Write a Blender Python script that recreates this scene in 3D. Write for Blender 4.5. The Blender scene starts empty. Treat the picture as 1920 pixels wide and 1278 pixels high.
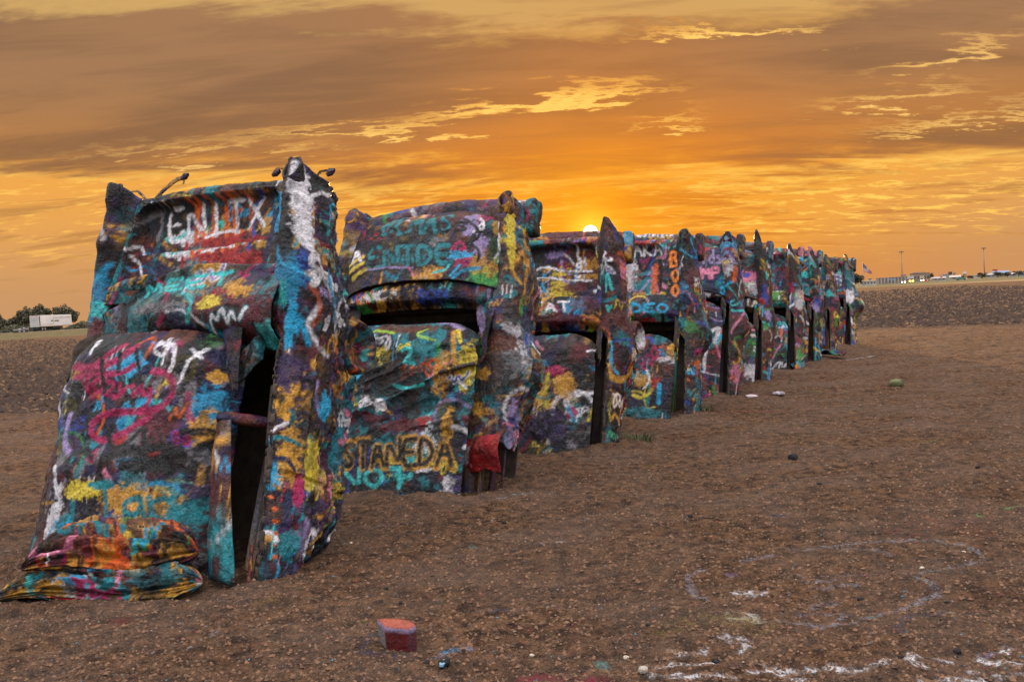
import bpy, math, random
import numpy as np
from mathutils import Vector, Matrix

# ------------------------------------------------------------------ camera
scene = bpy.context.scene
col = scene.collection
F, CX, CY, H = 1850.0, 960.0, 639.0, 1.55          # focal length in photo pixels, image centre, eye height
ROLL = math.atan(110 / 1920.0)
PITCH = math.atan((CY - 567.0) * math.cos(ROLL) / F)
_fw = np.array([0, math.cos(PITCH), -math.sin(PITCH)]); _up = np.array([0, math.sin(PITCH), math.cos(PITCH)]); _rt = np.array([1.0, 0, 0])
_c, _s = math.cos(ROLL), math.sin(ROLL)
CR = _c * _rt - _s * _up; CU = _s * _rt + _c * _up; CF = _fw
EYE = np.array([0, 0, H])

cam_d = bpy.data.cameras.new('camera'); cam = bpy.data.objects.new('camera', cam_d); col.objects.link(cam)
cam_d.sensor_width = 36.0; cam_d.lens = 36.0 * F / 1920.0
cam_d.clip_start = 0.05; cam_d.clip_end = 20000
m = Matrix([[CR[0], CU[0], -CF[0], 0], [CR[1], CU[1], -CF[1], 0], [CR[2], CU[2], -CF[2], H], [0, 0, 0, 1]])
cam.matrix_world = m
scene.camera = cam
scene.cycles.max_bounces = 5; scene.cycles.diffuse_bounces = 3; scene.cycles.glossy_bounces = 2; scene.cycles.transparent_max_bounces = 4
scene.render.resolution_x, scene.render.resolution_y = 1024, 681
scene.view_settings.view_transform = 'Standard'; scene.view_settings.look = 'None'
scene.view_settings.exposure = 0.0; scene.view_settings.gamma = 1.0; scene.view_settings.use_curve_mapping = False

def ray(x, y): return CF + CR * (x - CX) / F - CU * (y - CY) / F
def ground(x, y, z=0.0):
    d = ray(x, y); t = (z - H) / d[2]; return EYE + d * t
def at_depth(x, y, depth): return EYE + ray(x, y) * depth

# ------------------------------------------------------------------ world, sun
SUN = ray(1107, 436); SUN = SUN / np.linalg.norm(SUN)
SUN_EL = math.asin(SUN[2]); SUN_AZ = math.atan2(SUN[0], SUN[1])

world = bpy.data.worlds.new('World'); scene.world = world; world.use_nodes = True
wt = world.node_tree; wt.nodes.clear()
class NT:
    def __init__(s, t): s.t = t
    def n(s, typ, **k):
        nd = s.t.nodes.new(typ)
        for a, b in k.items(): setattr(nd, a, b)
        return nd
    def put(s, sock, v):
        if v is None: return
        if isinstance(v, bpy.types.NodeSocket): s.t.links.new(v, sock)
        else: sock.default_value = v
    def m(s, op, a, b=None, c=None, clamp=False):
        nd = s.n('ShaderNodeMath', operation=op, use_clamp=clamp)
        s.put(nd.inputs[0], a); s.put(nd.inputs[1], b); s.put(nd.inputs[2], c)
        return nd.outputs[0]
    def sstep(s, v, a, b):
        nd = s.n('ShaderNodeMapRange', interpolation_type='SMOOTHSTEP')
        s.put(nd.inputs[0], v); nd.inputs[1].default_value = a; nd.inputs[2].default_value = b
        return nd.outputs[0]
    def mix(s, f, a, b, mode='MIX'):
        nd = s.n('ShaderNodeMix', data_type='RGBA', blend_type=mode); nd.clamp_factor = True
        s.put(nd.inputs[0], f)
        for i, v in ((6, a), (7, b)):
            if isinstance(v, (tuple, list)) and len(v) == 3: v = (*v, 1)
            s.put(nd.inputs[i], v)
        return nd.outputs[2]
    def noise(s, vec, scale, detail=6, rough=0.55, dist=0.0, lac=2.0):
        nd = s.n('ShaderNodeTexNoise'); s.put(nd.inputs['Vector'], vec)
        nd.inputs['Scale'].default_value = scale; nd.inputs['Detail'].default_value = detail
        nd.inputs['Roughness'].default_value = rough; nd.inputs['Distortion'].default_value = dist; nd.inputs['Lacunarity'].default_value = lac
        return nd.outputs[0]
    def vec(s, x, y, z):
        nd = s.n('ShaderNodeCombineXYZ'); s.put(nd.inputs[0], x); s.put(nd.inputs[1], y); s.put(nd.inputs[2], z); return nd.outputs[0]
    def xyz(s, v):
        nd = s.n('ShaderNodeSeparateXYZ'); s.put(nd.inputs[0], v); return nd.outputs
    def dot(s, a, b):
        nd = s.n('ShaderNodeVectorMath', operation='DOT_PRODUCT'); s.put(nd.inputs[0], a); s.put(nd.inputs[1], b); return nd.outputs['Value']
    def scale(s, c, f):
        nd = s.n('ShaderNodeVectorMath', operation='SCALE'); s.put(nd.inputs[0], c); s.put(nd.inputs['Scale'], f); return nd.outputs[0]
    def add(s, a, b):
        nd = s.n('ShaderNodeVectorMath', operation='ADD'); s.put(nd.inputs[0], a); s.put(nd.inputs[1], b); return nd.outputs[0]

def build_world():
    W = NT(wt)
    tc = W.n('ShaderNodeTexCoord')
    nz = W.n('ShaderNodeVectorMath', operation='NORMALIZE'); W.put(nz.inputs[0], tc.outputs['Generated']); D = nz.outputs[0]
    x, y, z = W.xyz(D)
    el = W.m('MULTIPLY', W.m('ARCSINE', z), 57.2958)                       # elevation, degrees
    az = W.m('MULTIPLY', W.m('ARCTAN2', x, y), 57.2958)
    sd = W.dot(D, tuple(SUN))
    ang = W.m('MULTIPLY', W.m('ARCCOSINE', W.m('MINIMUM', sd, 0.9999999)), 57.2958)
    def gauss(v, w): return W.m('EXPONENT', W.m('MULTIPLY', W.m('MULTIPLY', v, v), -1.0 / (w * w)))
    daz = W.m('SUBTRACT', az, math.degrees(SUN_AZ))
    ga = gauss(daz, 18.0)                                                  # nearness in azimuth
    # streaky cloud noise: a flat layer seen in perspective
    zz = W.m('ADD', W.m('MAXIMUM', z, 0.0), 0.16)
    px = W.m('DIVIDE', x, zz); py = W.m('DIVIDE', y, zz)
    q = W.vec(W.m('MULTIPLY', px, 0.55), W.m('MULTIPLY', py, 1.25), 0.0)
    n1 = W.noise(q, 1.1, 3, 0.58, 0.0)
    q2 = W.vec(W.m('MULTIPLY', px, 0.9), W.m('MULTIPLY', py, 3.2), 3.7)
    n2 = W.noise(q2, 1.9, 5, 0.64, 0.5)
    q3 = W.vec(W.m('MULTIPLY', px, 2.2), W.m('MULTIPLY', py, 4.5), 8.1)
    n3 = W.noise(q3, 2.6, 5, 0.70, 0.0)
    a1 = W.m('SUBTRACT', n1, 0.5); a2 = W.m('SUBTRACT', n2, 0.5); a3 = W.m('SUBTRACT', n3, 0.5)
    wob = W.m('ADD', W.m('MULTIPLY', a1, 6.5), W.m('ADD', W.m('MULTIPLY', a2, 4.5), W.m('MULTIPLY', a3, 2.6)))
    elt = W.m('ADD', W.m('ADD', el, W.m('MULTIPLY', az, 0.042)), wob)
    low = W.sstep(elt, 6.3, 8.3)
    top = W.sstep(elt, 16.1, 14.7)
    cloud = W.m('MULTIPLY', low, top)
    # gaps in the cloud sheet: (azimuth, elevation, half length, half thickness, tilt, strength)
    gaps = [(2.5, 11.35, 7.0, .40, .05, 1.35), (-8.5, 10.2, 8.0, .33, .05, .9), (24.5, 11.6, 4.5, .42, .09, .9), (21.5, 9.6, 4.6, .36, .03, .95),
            (9.5, 9.75, 2.6, .25, .0, .8), (-16.0, 9.25, 9.0, .32, .02, .7), (13.0, 14.15, 5.6, .34, -.02, 1.1), (25.0, 8.2, 7.0, .3, .05, .8)]
    gsum = None; elw = W.m('ADD', W.m('ADD', el, W.m('MULTIPLY', a3, 4.2)), W.m('MULTIPLY', a2, 4.5))
    for (ga_, ge, hl, ht, ti, st) in gaps:
        da = W.m('SUBTRACT', az, ga_)
        de = W.m('SUBTRACT', W.m('SUBTRACT', elw, ge), W.m('MULTIPLY', da, ti))
        ex = W.m('ADD', W.m('MULTIPLY', W.m('MULTIPLY', da, da), 1.0 / (hl * hl)), W.m('MULTIPLY', W.m('MULTIPLY', de, de), 1.0 / (ht * ht)))
        g = W.m('MULTIPLY', W.m('EXPONENT', W.m('MULTIPLY', ex, -1.0)), st)
        gsum = g if gsum is None else W.m('ADD', gsum, g)
    gmask = W.sstep(W.m('MULTIPLY', gsum, W.m('ADD', 0.9, W.m('ADD', W.m('MULTIPLY', a3, 3.6), W.m('MULTIPLY', a2, 2.5)))), 0.22, 1.35)
    cloud = W.m('MULTIPLY', cloud, W.m('SUBTRACT', 1.0, gmask))
    # streaks of thin cloud in the bright band under the sheet
    stz = W.m('MULTIPLY', W.sstep(elt, 2.2, 4.8), W.sstep(elt, 8.8, 6.8))
    stm = W.m('MULTIPLY', W.sstep(n2, 0.49, 0.60), stz)
    curl = W.m('MULTIPLY', W.sstep(n3, 0.51, 0.62), stz)
    thin = W.m('MULTIPLY', W.sstep(n2, 0.52, 0.68), W.sstep(el, 0.5, 3.5))
    # colours (linear)
    clear_far = W.mix(W.sstep(el, 1.0, 8.0), (.60, .315, .14), (.88, .40, .080))
    clear_near = W.mix(W.sstep(el, 0.0, 4.0), (.74, .245, .035), (.98, .42, .040))
    clear = W.mix(ga, clear_far, clear_near)
    clear = W.mix(W.sstep(el, 11.0, 16.0), clear, (.64, .385, .135))
    gap_c = W.mix(gauss(daz, 16.0), (.92, .55, .18), (1.3, .88, .22))
    dark_far = W.mix(W.sstep(el, 7.0, 14.0), (.47, .20, .055), (.355, .185, .088))
    dark_near = W.mix(W.sstep(el, 6.0, 13.0), (.68, .21, .026), (.365, .175, .078))
    dark = W.mix(gauss(daz, 15.0), dark_far, dark_near)
    dark = W.mix(W.sstep(W.m('ADD', a1, W.m('MULTIPLY', a2, .7)), -.14, .16), W.scale(dark, 1.08), W.mix(.40, W.scale(dark, .74), (.27, .150, .088)))
    streak = W.mix(ga, (.55, .26, .075), (.62, .18, .022))
    c = W.mix(W.m('MULTIPLY', thin, .35), clear, dark)
    c = W.mix(W.m('MULTIPLY', curl, .92), c, W.mix(ga, (1.0, .54, .11), (1.45, .86, .15)))
    c = W.mix(W.m('MULTIPLY', stm, .75), c, streak)
    c = W.mix(cloud, c, dark)
    c = W.mix(W.m('MULTIPLY', W.m('MULTIPLY', W.sstep(gsum, .05, 1.0), low), .60), c, W.mix(ga, (.62, .35, .125), (.80, .37, .075)))
    c = W.mix(W.m('MULTIPLY', W.m('MULTIPLY', gmask, low), .90), c, gap_c)
    # bright lower lip of the sheet and the glow of the low sun
    lip = W.m('MULTIPLY', W.m('MULTIPLY', W.sstep(elt, 6.0, 6.9), W.sstep(elt, 7.7, 6.9)), .75)
    c = W.mix(W.m('MULTIPLY', lip, W.sstep(n3, .35, .6)), c, W.mix(ga, (.92, .50, .11), (1.15, .70, .12)))
    c = W.mix(W.m('MULTIPLY', gauss(ang, 10.0), .58), c, (.98, .31, .012))
    c = W.mix(W.m('MULTIPLY', gauss(ang, 3.2), .75), c, (1.15, .43, .01))
    c = W.mix(W.m('MULTIPLY', gauss(ang, 1.1), .85), c, (1.5, .85, .06))
    disc = W.sstep(ang, 0.43, 0.37)
    c = W.mix(disc, c, (14.0, 12.0, 7.5))
    # clear blue-grey sky overhead and behind the camera, from the sky model, with a pale cloud sheet
    sky = W.n('ShaderNodeTexSky', sky_type='NISHITA'); sky.sun_disc = False
    sky.sun_elevation = SUN_EL; sky.sun_rotation = SUN_AZ; sky.altitude = 1100; sky.air_density = 1.0; sky.dust_density = 1.5
    pale = W.mix(W.sstep(n1, .35, .65), (SKY_P[0], SKY_P[1], SKY_P[2]), (SKY_P[0] * .8, SKY_P[1] * .8, SKY_P[2] * .82))
    back = W.add(W.scale(sky.outputs[0], 0.1), W.scale(pale, W.m('ADD', .26, W.m('MULTIPLY', W.sstep(z, .15, 1.0), 1.75))))
    f = W.sstep(sd, 0.30, 0.86)
    c = W.mix(f, back, c)
    c = W.mix(W.sstep(el, -0.3, -1.2), c, (.10, .065, .04))
    bg = W.n('ShaderNodeBackground'); W.put(bg.inputs[0], W.scale(c, 10.0)); bg.inputs[1].default_value = 0.1
    out = W.n('ShaderNodeOutputWorld'); wt.links.new(bg.outputs[0], out.inputs[0])
SKY_P = (1.98, 1.90, 1.90)
build_world()

sun_d = bpy.data.lights.new('sun', 'SUN'); sun_o = bpy.data.objects.new('sun', sun_d); col.objects.link(sun_o)
sun_d.energy = 5.0; sun_d.angle = math.radians(0.6); sun_d.color = (1.0, 0.50, 0.16)
sun_o.rotation_euler = Vector((-SUN[0], -SUN[1], -SUN[2])).to_track_quat('-Z', 'Y').to_euler()

# ------------------------------------------------------------------ helpers
R = np.random.RandomState(7)
_T = R.rand(64, 64, 64).astype(np.float32)
def vnoise(P):
    P = np.asarray(P, np.float32); i = np.floor(P).astype(int); f = P - i; f = f * f * (3 - 2 * f)
    i0 = i & 63; i1 = (i + 1) & 63
    x0, y0, z0 = i0[..., 0], i0[..., 1], i0[..., 2]; x1, y1, z1 = i1[..., 0], i1[..., 1], i1[..., 2]
    fx, fy, fz = f[..., 0], f[..., 1], f[..., 2]
    a = _T[x0, y0, z0] * (1 - fx) + _T[x1, y0, z0] * fx; b = _T[x0, y1, z0] * (1 - fx) + _T[x1, y1, z0] * fx
    c = _T[x0, y0, z1] * (1 - fx) + _T[x1, y0, z1] * fx; d = _T[x0, y1, z1] * (1 - fx) + _T[x1, y1, z1] * fx
    return (a * (1 - fy) + b * fy) * (1 - fz) + (c * (1 - fy) + d * fy) * fz
def fbm(P, oct=4, rough=.5):
    P = np.asarray(P, np.float32); t = 0; a = 1; s = 0
    for k in range(oct):
        t = t + a * vnoise(P * (2.03 ** k) + 11.3 * k); s += a; a *= rough
    return t / s - .5
def ss(x, a, b):
    t = np.clip((x - a) / (b - a), 0, 1); return t * t * (3 - 2 * t)
def lin(c):
    c = np.asarray(c, float) / 255.0
    return np.where(c <= .04045, c / 12.92, ((c + .055) / 1.055) ** 2.4)

def make_mesh(name, V, Fc, mat=None, parent=None, colr=None, smooth=True, mat2=None):
    me = bpy.data.meshes.new(name)
    V = np.asarray(V, np.float32).reshape(-1, 3)
    if isinstance(Fc, np.ndarray):
        nf, k = Fc.shape
        me.vertices.add(len(V)); me.vertices.foreach_set('co', V.ravel())
        me.loops.add(nf * k); me.loops.foreach_set('vertex_index', Fc.astype(np.int32).ravel())
        me.polygons.add(nf); me.polygons.foreach_set('loop_start', np.arange(0, nf * k, k, dtype=np.int32))
        me.update(calc_edges=True)
    else:
        me.from_pydata([tuple(map(float, v)) for v in V], [], Fc); me.update()
    if colr is not None:
        ca = me.color_attributes.new('paint', 'FLOAT_COLOR', 'POINT')
        C = np.asarray(colr, np.float32).reshape(len(V), -1)
        if C.shape[1] == 3: C = np.concatenate([C, np.ones((len(V), 1), np.float32)], 1)
        ca.data.foreach_set('color', C.ravel())
    if smooth: me.polygons.foreach_set('use_smooth', np.ones(len(me.polygons), bool))
    if mat: me.materials.append(mat)
    if mat2: me.materials.append(mat2)
    o = bpy.data.objects.new(name, me); col.objects.link(o)
    if parent: o.parent = parent
    return o
def gridF(a, b, wrap=False):
    i = np.arange(a * b).reshape(a, b)
    if wrap: i = np.concatenate([i, i[:, :1]], 1)
    return np.stack([i[:-1, :-1], i[1:, :-1], i[1:, 1:], i[:-1, 1:]], -1).reshape(-1, 4)
def empty(name, loc, rot=(0, 0, 0)):
    o = bpy.data.objects.new(name, None); col.objects.link(o); o.location = loc; o.rotation_euler = rot; o.empty_display_size = .2
    return o
def tag(o, label=None, cat=None, group=None, kind=None):
    if label: o['label'] = label
    if cat: o['category'] = cat
    if group: o['group'] = group
    if kind: o['kind'] = kind
    return o

def newmat(name):
    mt = bpy.data.materials.new(name); mt.use_nodes = True
    N = NT(mt.node_tree); b = mt.node_tree.nodes['Principled BSDF']
    return mt, N, b
def plain(name, c, rough=.7, metal=0.0, var=.25, scale=4.0, emit=None):
    mt, N, b = newmat(name)
    tc = N.n('ShaderNodeTexCoord')
    n = N.noise(tc.outputs['Object'], scale, 6, .6)
    cc = N.mix(N.sstep(n, .3, .7), tuple(v * (1 - var) for v in c), tuple(min(1, v * (1 + var)) for v in c))
    N.put(b.inputs['Base Color'], cc); b.inputs['Roughness'].default_value = rough; b.inputs['Metallic'].default_value = metal
    if emit: b.inputs['Emission Color'].default_value = (*emit[0], 1); b.inputs['Emission Strength'].default_value = emit[1]
    return mt
def attr_mat(name, rough=.34, bump=.8, fine=60., crackle=True):
    mt, N, b = newmat(name)
    at = N.n('ShaderNodeAttribute'); at.attribute_name = 'paint'
    tc = N.n('ShaderNodeTexCoord'); P = tc.outputs['Object']
    n1 = N.noise(P, fine, 4, .7); n2 = N.noise(P, 9.0, 3, .6); n3 = N.noise(P, 190.0, 2, .6)
    c = N.mix(N.sstep(n1, .30, .66), N.scale(at.outputs['Color'], .66), N.scale(at.outputs['Color'], 1.08))
    # over-spray speckle and grime
    c = N.mix(N.m('MULTIPLY', N.sstep(n3, .66, .74), .45), c, (.5, .48, .48))
    c = N.mix(N.m('MULTIPLY', N.sstep(n2, .60, .80), .55), c, (.030, .022, .020))
    N.put(b.inputs['Base Color'], c)
    N.put(b.inputs['Roughness'], N.m('ADD', rough - .12, N.m('MULTIPLY', n2, .28)))
    b.inputs['Specular IOR Level'].default_value = .30
    n5 = N.noise(P, 24.0, 3, .62); h = N.m('ADD', N.m('ADD', N.m('MULTIPLY', n1, .9), N.m('MULTIPLY', n3, .22)), N.m('MULTIPLY', n5, 1.6))
    if crackle:
        vo = N.n('ShaderNodeTexVoronoi', feature='DISTANCE_TO_EDGE'); N.put(vo.inputs['Vector'], N.add(P, N.scale(N.vec(n1, n2, n1), .12))); vo.inputs['Scale'].default_value = 13.0
        cr = N.m('MULTIPLY', N.sstep(vo.outputs[0], .05, .0), N.sstep(n2, .52, .62))
        h = N.m('SUBTRACT', h, N.m('MULTIPLY', cr, .9))
    bp = N.n('ShaderNodeBump'); bp.inputs['Strength'].default_value = bump; bp.inputs['Distance'].default_value = .02
    N.put(bp.inputs['Height'], h); N.put(b.inputs['Normal'], bp.outputs[0])
    return mt
PAINT = attr_mat('graffiti_paint')
RUST = plain('dark_rust', (.042, .026, .018), .85, 0, .5, 12.0)
CHIP = attr_mat('painted_stone', .7, .6, 90., False)

# ------------------------------------------------------------------ spray paint engine (colours on vertices, in metres on each panel)
PAL = {k: lin(v) for k, v in dict(black=(9, 8, 10), char=(28, 27, 30), white=(224, 220, 226), cyan=(28, 158, 205), teal=(18, 122, 132), blue=(34, 66, 160), navy=(20, 26, 66),
       purple=(56, 40, 84), lav=(150, 130, 178), mag=(165, 22, 82), red=(158, 24, 24), orange=(214, 92, 24), ochre=(202, 146, 48), yellow=(216, 190, 54), green=(50, 140, 58),
       pink=(214, 122, 152), rust=(92, 48, 32), brown=(62, 40, 34), grey=(112, 108, 112), maroon=(88, 22, 32), lime=(150, 190, 60), aqua=(60, 190, 190)).items()}
BASES = ['black', 'char', 'purple', 'maroon', 'rust', 'navy', 'brown', 'teal', 'black', 'black', 'char', 'char', 'red', 'ochre', 'grey', 'black']
BRIGHT = ['white', 'white', 'cyan', 'teal', 'blue', 'mag', 'red', 'orange', 'ochre', 'yellow', 'green', 'pink', 'cyan', 'aqua', 'black', 'black', 'black', 'ochre', 'white', 'lav']
DARKS = ['black', 'char', 'black', 'maroon', 'black', 'brown', 'navy', 'black', 'rust', 'teal']
FONT = {'A': [[(0, 0), (.5, 1), (1, 0)], [(.2, .4), (.8, .4)]], 'B': [[(0, 0), (0, 1), (.7, 1), (.8, .75), (.6, .52), (0, .52)], [(.6, .52), (.95, .3), (.75, 0), (0, 0)]],
        'C': [[(.95, .85), (.5, 1), (.05, .7), (.05, .3), (.5, 0), (.95, .15)]], 'D': [[(0, 0), (0, 1), (.6, .95), (1, .5), (.6, .05), (0, 0)]],
        'E': [[(.95, 1), (0, 1), (0, 0), (.95, 0)], [(0, .5), (.7, .5)]], 'G': [[(.95, .85), (.5, 1), (.05, .7), (.05, .3), (.5, 0), (.95, .2), (.95, .45), (.55, .45)]],
        'H': [[(0, 0), (0, 1)], [(1, 0), (1, 1)], [(0, .5), (1, .5)]], 'I': [[(.5, 0), (.5, 1)]], 'J': [[(.8, 1), (.8, .2), (.4, 0), (.05, .25)]],
        'K': [[(0, 0), (0, 1)], [(.9, 1), (0, .45), (.95, 0)]], 'L': [[(0, 1), (0, 0), (.9, 0)]], 'M': [[(0, 0), (.1, 1), (.5, .3), (.9, 1), (1, 0)]],
        'N': [[(0, 0), (0, 1), (1, 0), (1, 1)]], 'O': [[(.5, 0), (.05, .3), (.05, .7), (.5, 1), (.95, .7), (.95, .3), (.5, 0)]], 'P': [[(0, 0), (0, 1), (.75, 1), (.95, .75), (.7, .5), (0, .5)]],
        'R': [[(0, 0), (0, 1), (.75, 1), (.95, .75), (.7, .5), (0, .5)], [(.4, .5), (1, 0)]], 'S': [[(.95, .85), (.5, 1), (.05, .78), (.5, .5), (.95, .25), (.5, 0), (.05, .12)]],
        'T': [[(0, 1), (1, 1)], [(.5, 1), (.5, 0)]], 'U': [[(0, 1), (.05, .25), (.5, 0), (.95, .25), (1, 1)]], 'V': [[(0, 1), (.5, 0), (1, 1)]], 'W': [[(0, 1), (.25, 0), (.5, .7), (.75, 0), (1, 1)]],
        'X': [[(0, 0), (1, 1)], [(0, 1), (1, 0)]], 'Y': [[(0, 1), (.5, .5), (1, 1)], [(.5, .5), (.4, 0)]], 'Z': [[(0, 1), (1, 1), (0, 0), (1, 0)]], 'Q': [[(.5, 0), (.05, .3), (.05, .7), (.5, 1), (.95, .7), (.95, .3), (.5, 0)], [(.6, .3), (1, 0)]],
        'a': [[(.9, .55), (.5, .6), (.05, .3), (.4, 0), (.85, .2), (.9, .6), (.95, 0)]], 'n': [[(0, .6), (.05, 0)], [(.05, .4), (.5, .62), (.9, .4), (.95, 0)]], 'e': [[(.05, .32), (.9, .36), (.6, .62), (.1, .4), (.3, 0), (.9, .1)]],
        'r': [[(0, .6), (.05, 0)], [(.05, .4), (.5, .6), (.8, .5)]], 'y': [[(0, .6), (.4, .1)], [(.9, .6), (.2, -.4)]], 'i': [[(.5, .6), (.5, 0)]], 'o': [[(.5, 0), (.05, .3), (.5, .6), (.95, .3), (.5, 0)]], 's': [[(.9, .5), (.3, .6), (.1, .45), (.8, .2), (.6, 0), (.05, .1)]],
        't': [[(.5, 1), (.5, .1), (.8, 0)], [(.1, .65), (.9, .65)]], 'l': [[(.4, 1), (.45, 0)]], 'g': [[(.9, .55), (.4, .6), (.1, .3), (.5, .05), (.9, .3), (.9, .6), (.9, -.2), (.4, -.4), (.1, -.25)]], 'c': [[(.9, .5), (.4, .6), (.05, .3), (.4, 0), (.9, .1)]],
        'd': [[(.9, 1), (.9, 0)], [(.9, .4), (.4, .6), (.05, .3), (.4, 0), (.9, .2)]], 'u': [[(0, .6), (.1, .1), (.5, 0), (.9, .2), (.9, .6), (1, 0)]], 'm': [[(0, 0), (0, .6), (.3, .55), (.5, 0)], [(.5, .4), (.8, .6), (1, 0)]], 'p': [[(0, -.4), (0, .6), (.7, .6), (.9, .3), (.5, 0), (0, .05)]],
        '9': [[(.85, .6), (.3, .5), (.1, .75), (.4, 1), (.85, .85), (.8, .3), (.5, 0)]], '1': [[(.3, .8), (.6, 1), (.6, 0)]], '0': [[(.5, 0), (.05, .3), (.05, .7), (.5, 1), (.95, .7), (.95, .3), (.5, 0)]], '2': [[(.05, .8), (.5, 1), (.9, .75), (.05, 0), (.95, 0)]], '7': [[(0, 1), (1, 1), (.3, 0)]], '-': [[(.1, .5), (.9, .5)]]}
def smooth_pts(p, it=2):
    p = np.asarray(p, float)
    for _ in range(it):
        if len(p) < 3: return p
        a = p[:-1] * .75 + p[1:] * .25; b = p[:-1] * .25 + p[1:] * .75
        p = np.concatenate([p[:1], np.stack([a, b], 1).reshape(-1, 2), p[-1:]])
    return p
def dist_poly(X, pts):
    d = np.full(len(X), 1e9, np.float32)
    for a, b in zip(pts[:-1], pts[1:]):
        ab = b - a; L = max(ab @ ab, 1e-9); t = np.clip(((X - a) @ ab) / L, 0, 1)[:, None]
        e = X - (a + t * ab); d = np.minimum(d, (e * e).sum(1))
    return np.sqrt(d)
class Canvas:
    """vertex colours of one panel; X holds 2-D panel coordinates in metres"""
    def __init__(s, X, seed):
        s.X = X.reshape(-1, 2).astype(np.float32); s.r = np.random.RandomState(seed)
        s.off = s.r.rand() * 50
        P3 = np.concatenate([s.X, np.full((len(s.X), 1), s.off, np.float32)], 1)
        s.P3 = P3; s.jit = np.stack([fbm(P3 * 28, 3, .6), fbm(P3 * 28 + 31, 3, .6)], 1).astype(np.float32)
        s.grain = fbm(P3 * np.float32(45), 3, .65)
        s.C = np.zeros((len(s.X), 3), np.float32)
    def base(s, names, layers=14):
        s.C[:] = PAL[names[0]]
        for k in range(layers):
            c = PAL[names[s.r.randint(len(names))]] * s.r.uniform(.7, 1.2)
            fr = (s.r.uniform(2.0, 6.0) if k % 2 == 0 else s.r.uniform(6.0, 15.0)) * np.array([1.0, s.r.uniform(.5, 1.1), 1]); o = s.r.rand(3) * 40
            n = fbm(s.P3 * fr + o, 4, .58)
            e = s.r.uniform(.03, .12); a = ss(n, e, e + s.r.uniform(.02, .07)) * s.r.uniform(.7, 1)
            s.C += a[:, None] * (c - s.C)
    def over(s, idx, a, c): s.C[idx] += np.clip(a, 0, 1)[:, None] * (np.asarray(c, np.float32) - s.C[idx])
    def stroke(s, pts, w, c, soft=.35, op=1.0, rough=.012, smooth=2):
        pts = smooth_pts(pts, smooth); lo = pts.min(0) - w * 1.8 - .02; hi = pts.max(0) + w * 1.8 + .02
        idx = np.nonzero(((s.X > lo) & (s.X < hi)).all(1))[0]
        if not len(idx): return
        d = dist_poly(s.X[idx] + s.jit[idx] * rough * 2, pts)
        a = 1 - ss(d, w * .5 * (1 - soft), w * .5 * (1 + soft) + .004)
        a = a * op * (1 - .35 * ss(s.grain[idx], .05, .25))
        s.over(idx, a, c)
    def blob(s, p, rx, ry, c, op=.9):
        p = np.asarray(p); idx = np.nonzero((np.abs(s.X - p) < np.array([rx, ry]) * 1.7).all(1))[0]
        if not len(idx): return
        e = (s.X[idx] - p) / np.array([rx, ry]); d = np.sqrt((e * e).sum(1)) + s.jit[idx, 0] * 1.1 + s.grain[idx] * .9
        s.over(idx, (1 - ss(d, .75, 1.02)) * op, c)
    def drips(s, p, n, ln, w, c):
        for k in range(n):
            q = np.asarray(p) + [s.r.uniform(-.06, .06), 0]
            s.stroke([q, q + [s.r.uniform(-.01, .01), -ln * s.r.uniform(.3, 1)]], w, c, .3, .9, .004)
    def text(s, t, bl, br, tr, tl, w, c, outline=None, ow=2.0, soft=.35):
        bl, br, tr, tl = map(np.asarray, (bl, br, tr, tl)); n = len(t)
        for ps in ((outline, w * ow), (c, w)):
            if ps[0] is None: continue
            for i, ch in enumerate(t):
                if ch not in FONT: continue
                for pl in FONT[ch]:
                    q = []
                    for (a, b) in pl:
                        fx = (i + .1 + .78 * a) / n; q.append((bl * (1 - fx) + br * fx) * (1 - b) + (tl * (1 - fx) + tr * fx) * b)
                    s.stroke(q, ps[1], ps[0], soft, 1.0, .012, 1 if ch in 'AENITKLMVWXYZHF1' else 2)
    def grime(s, k=1.0):
        n = fbm(s.P3 * np.array([22, 13, 1]) + 5, 4, .65); m = fbm(s.P3 * 2.3 + 9, 3)
        s.C *= (1 - .50 * k * ss(n + .35 * m, .05, .18))[:, None]
        n = fbm(s.P3 * np.array([60, 60, 1]) + 15, 2, .6); s.C *= (1 - .38 * k * ss(n, .06, .2))[:, None]
    def random(s, dens=1.0, scale=1.0):
        lo, hi = s.X.min(0), s.X.max(0); area = float(np.prod(hi - lo)); r = s.r
        def pos(): return lo + r.rand(2) * (hi - lo)
        def colr(L): return PAL[L[r.randint(len(L))]] * r.uniform(.75, 1.1)
        for k in range(int(22 * area * dens)): s.blob(pos(), r.uniform(.04, .20) * scale, r.uniform(.04, .24) * scale, colr(BRIGHT if r.rand() < .34 else DARKS), r.uniform(.55, .95))
        for k in range(int(17 * area * dens)):
            p = pos(); a = r.rand() * 6.28; pts = [p]; da = r.uniform(-1.1, 1.1)
            for j in range(r.randint(3, 7)):
                a += da * r.uniform(.3, 1.2); pts.append(pts[-1] + np.array([math.cos(a), math.sin(a)]) * r.uniform(.04, .12) * scale)
            s.stroke(pts, r.uniform(.012, .04) * scale, colr(BRIGHT), r.uniform(.25, .8), r.uniform(.7, 1))
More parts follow.
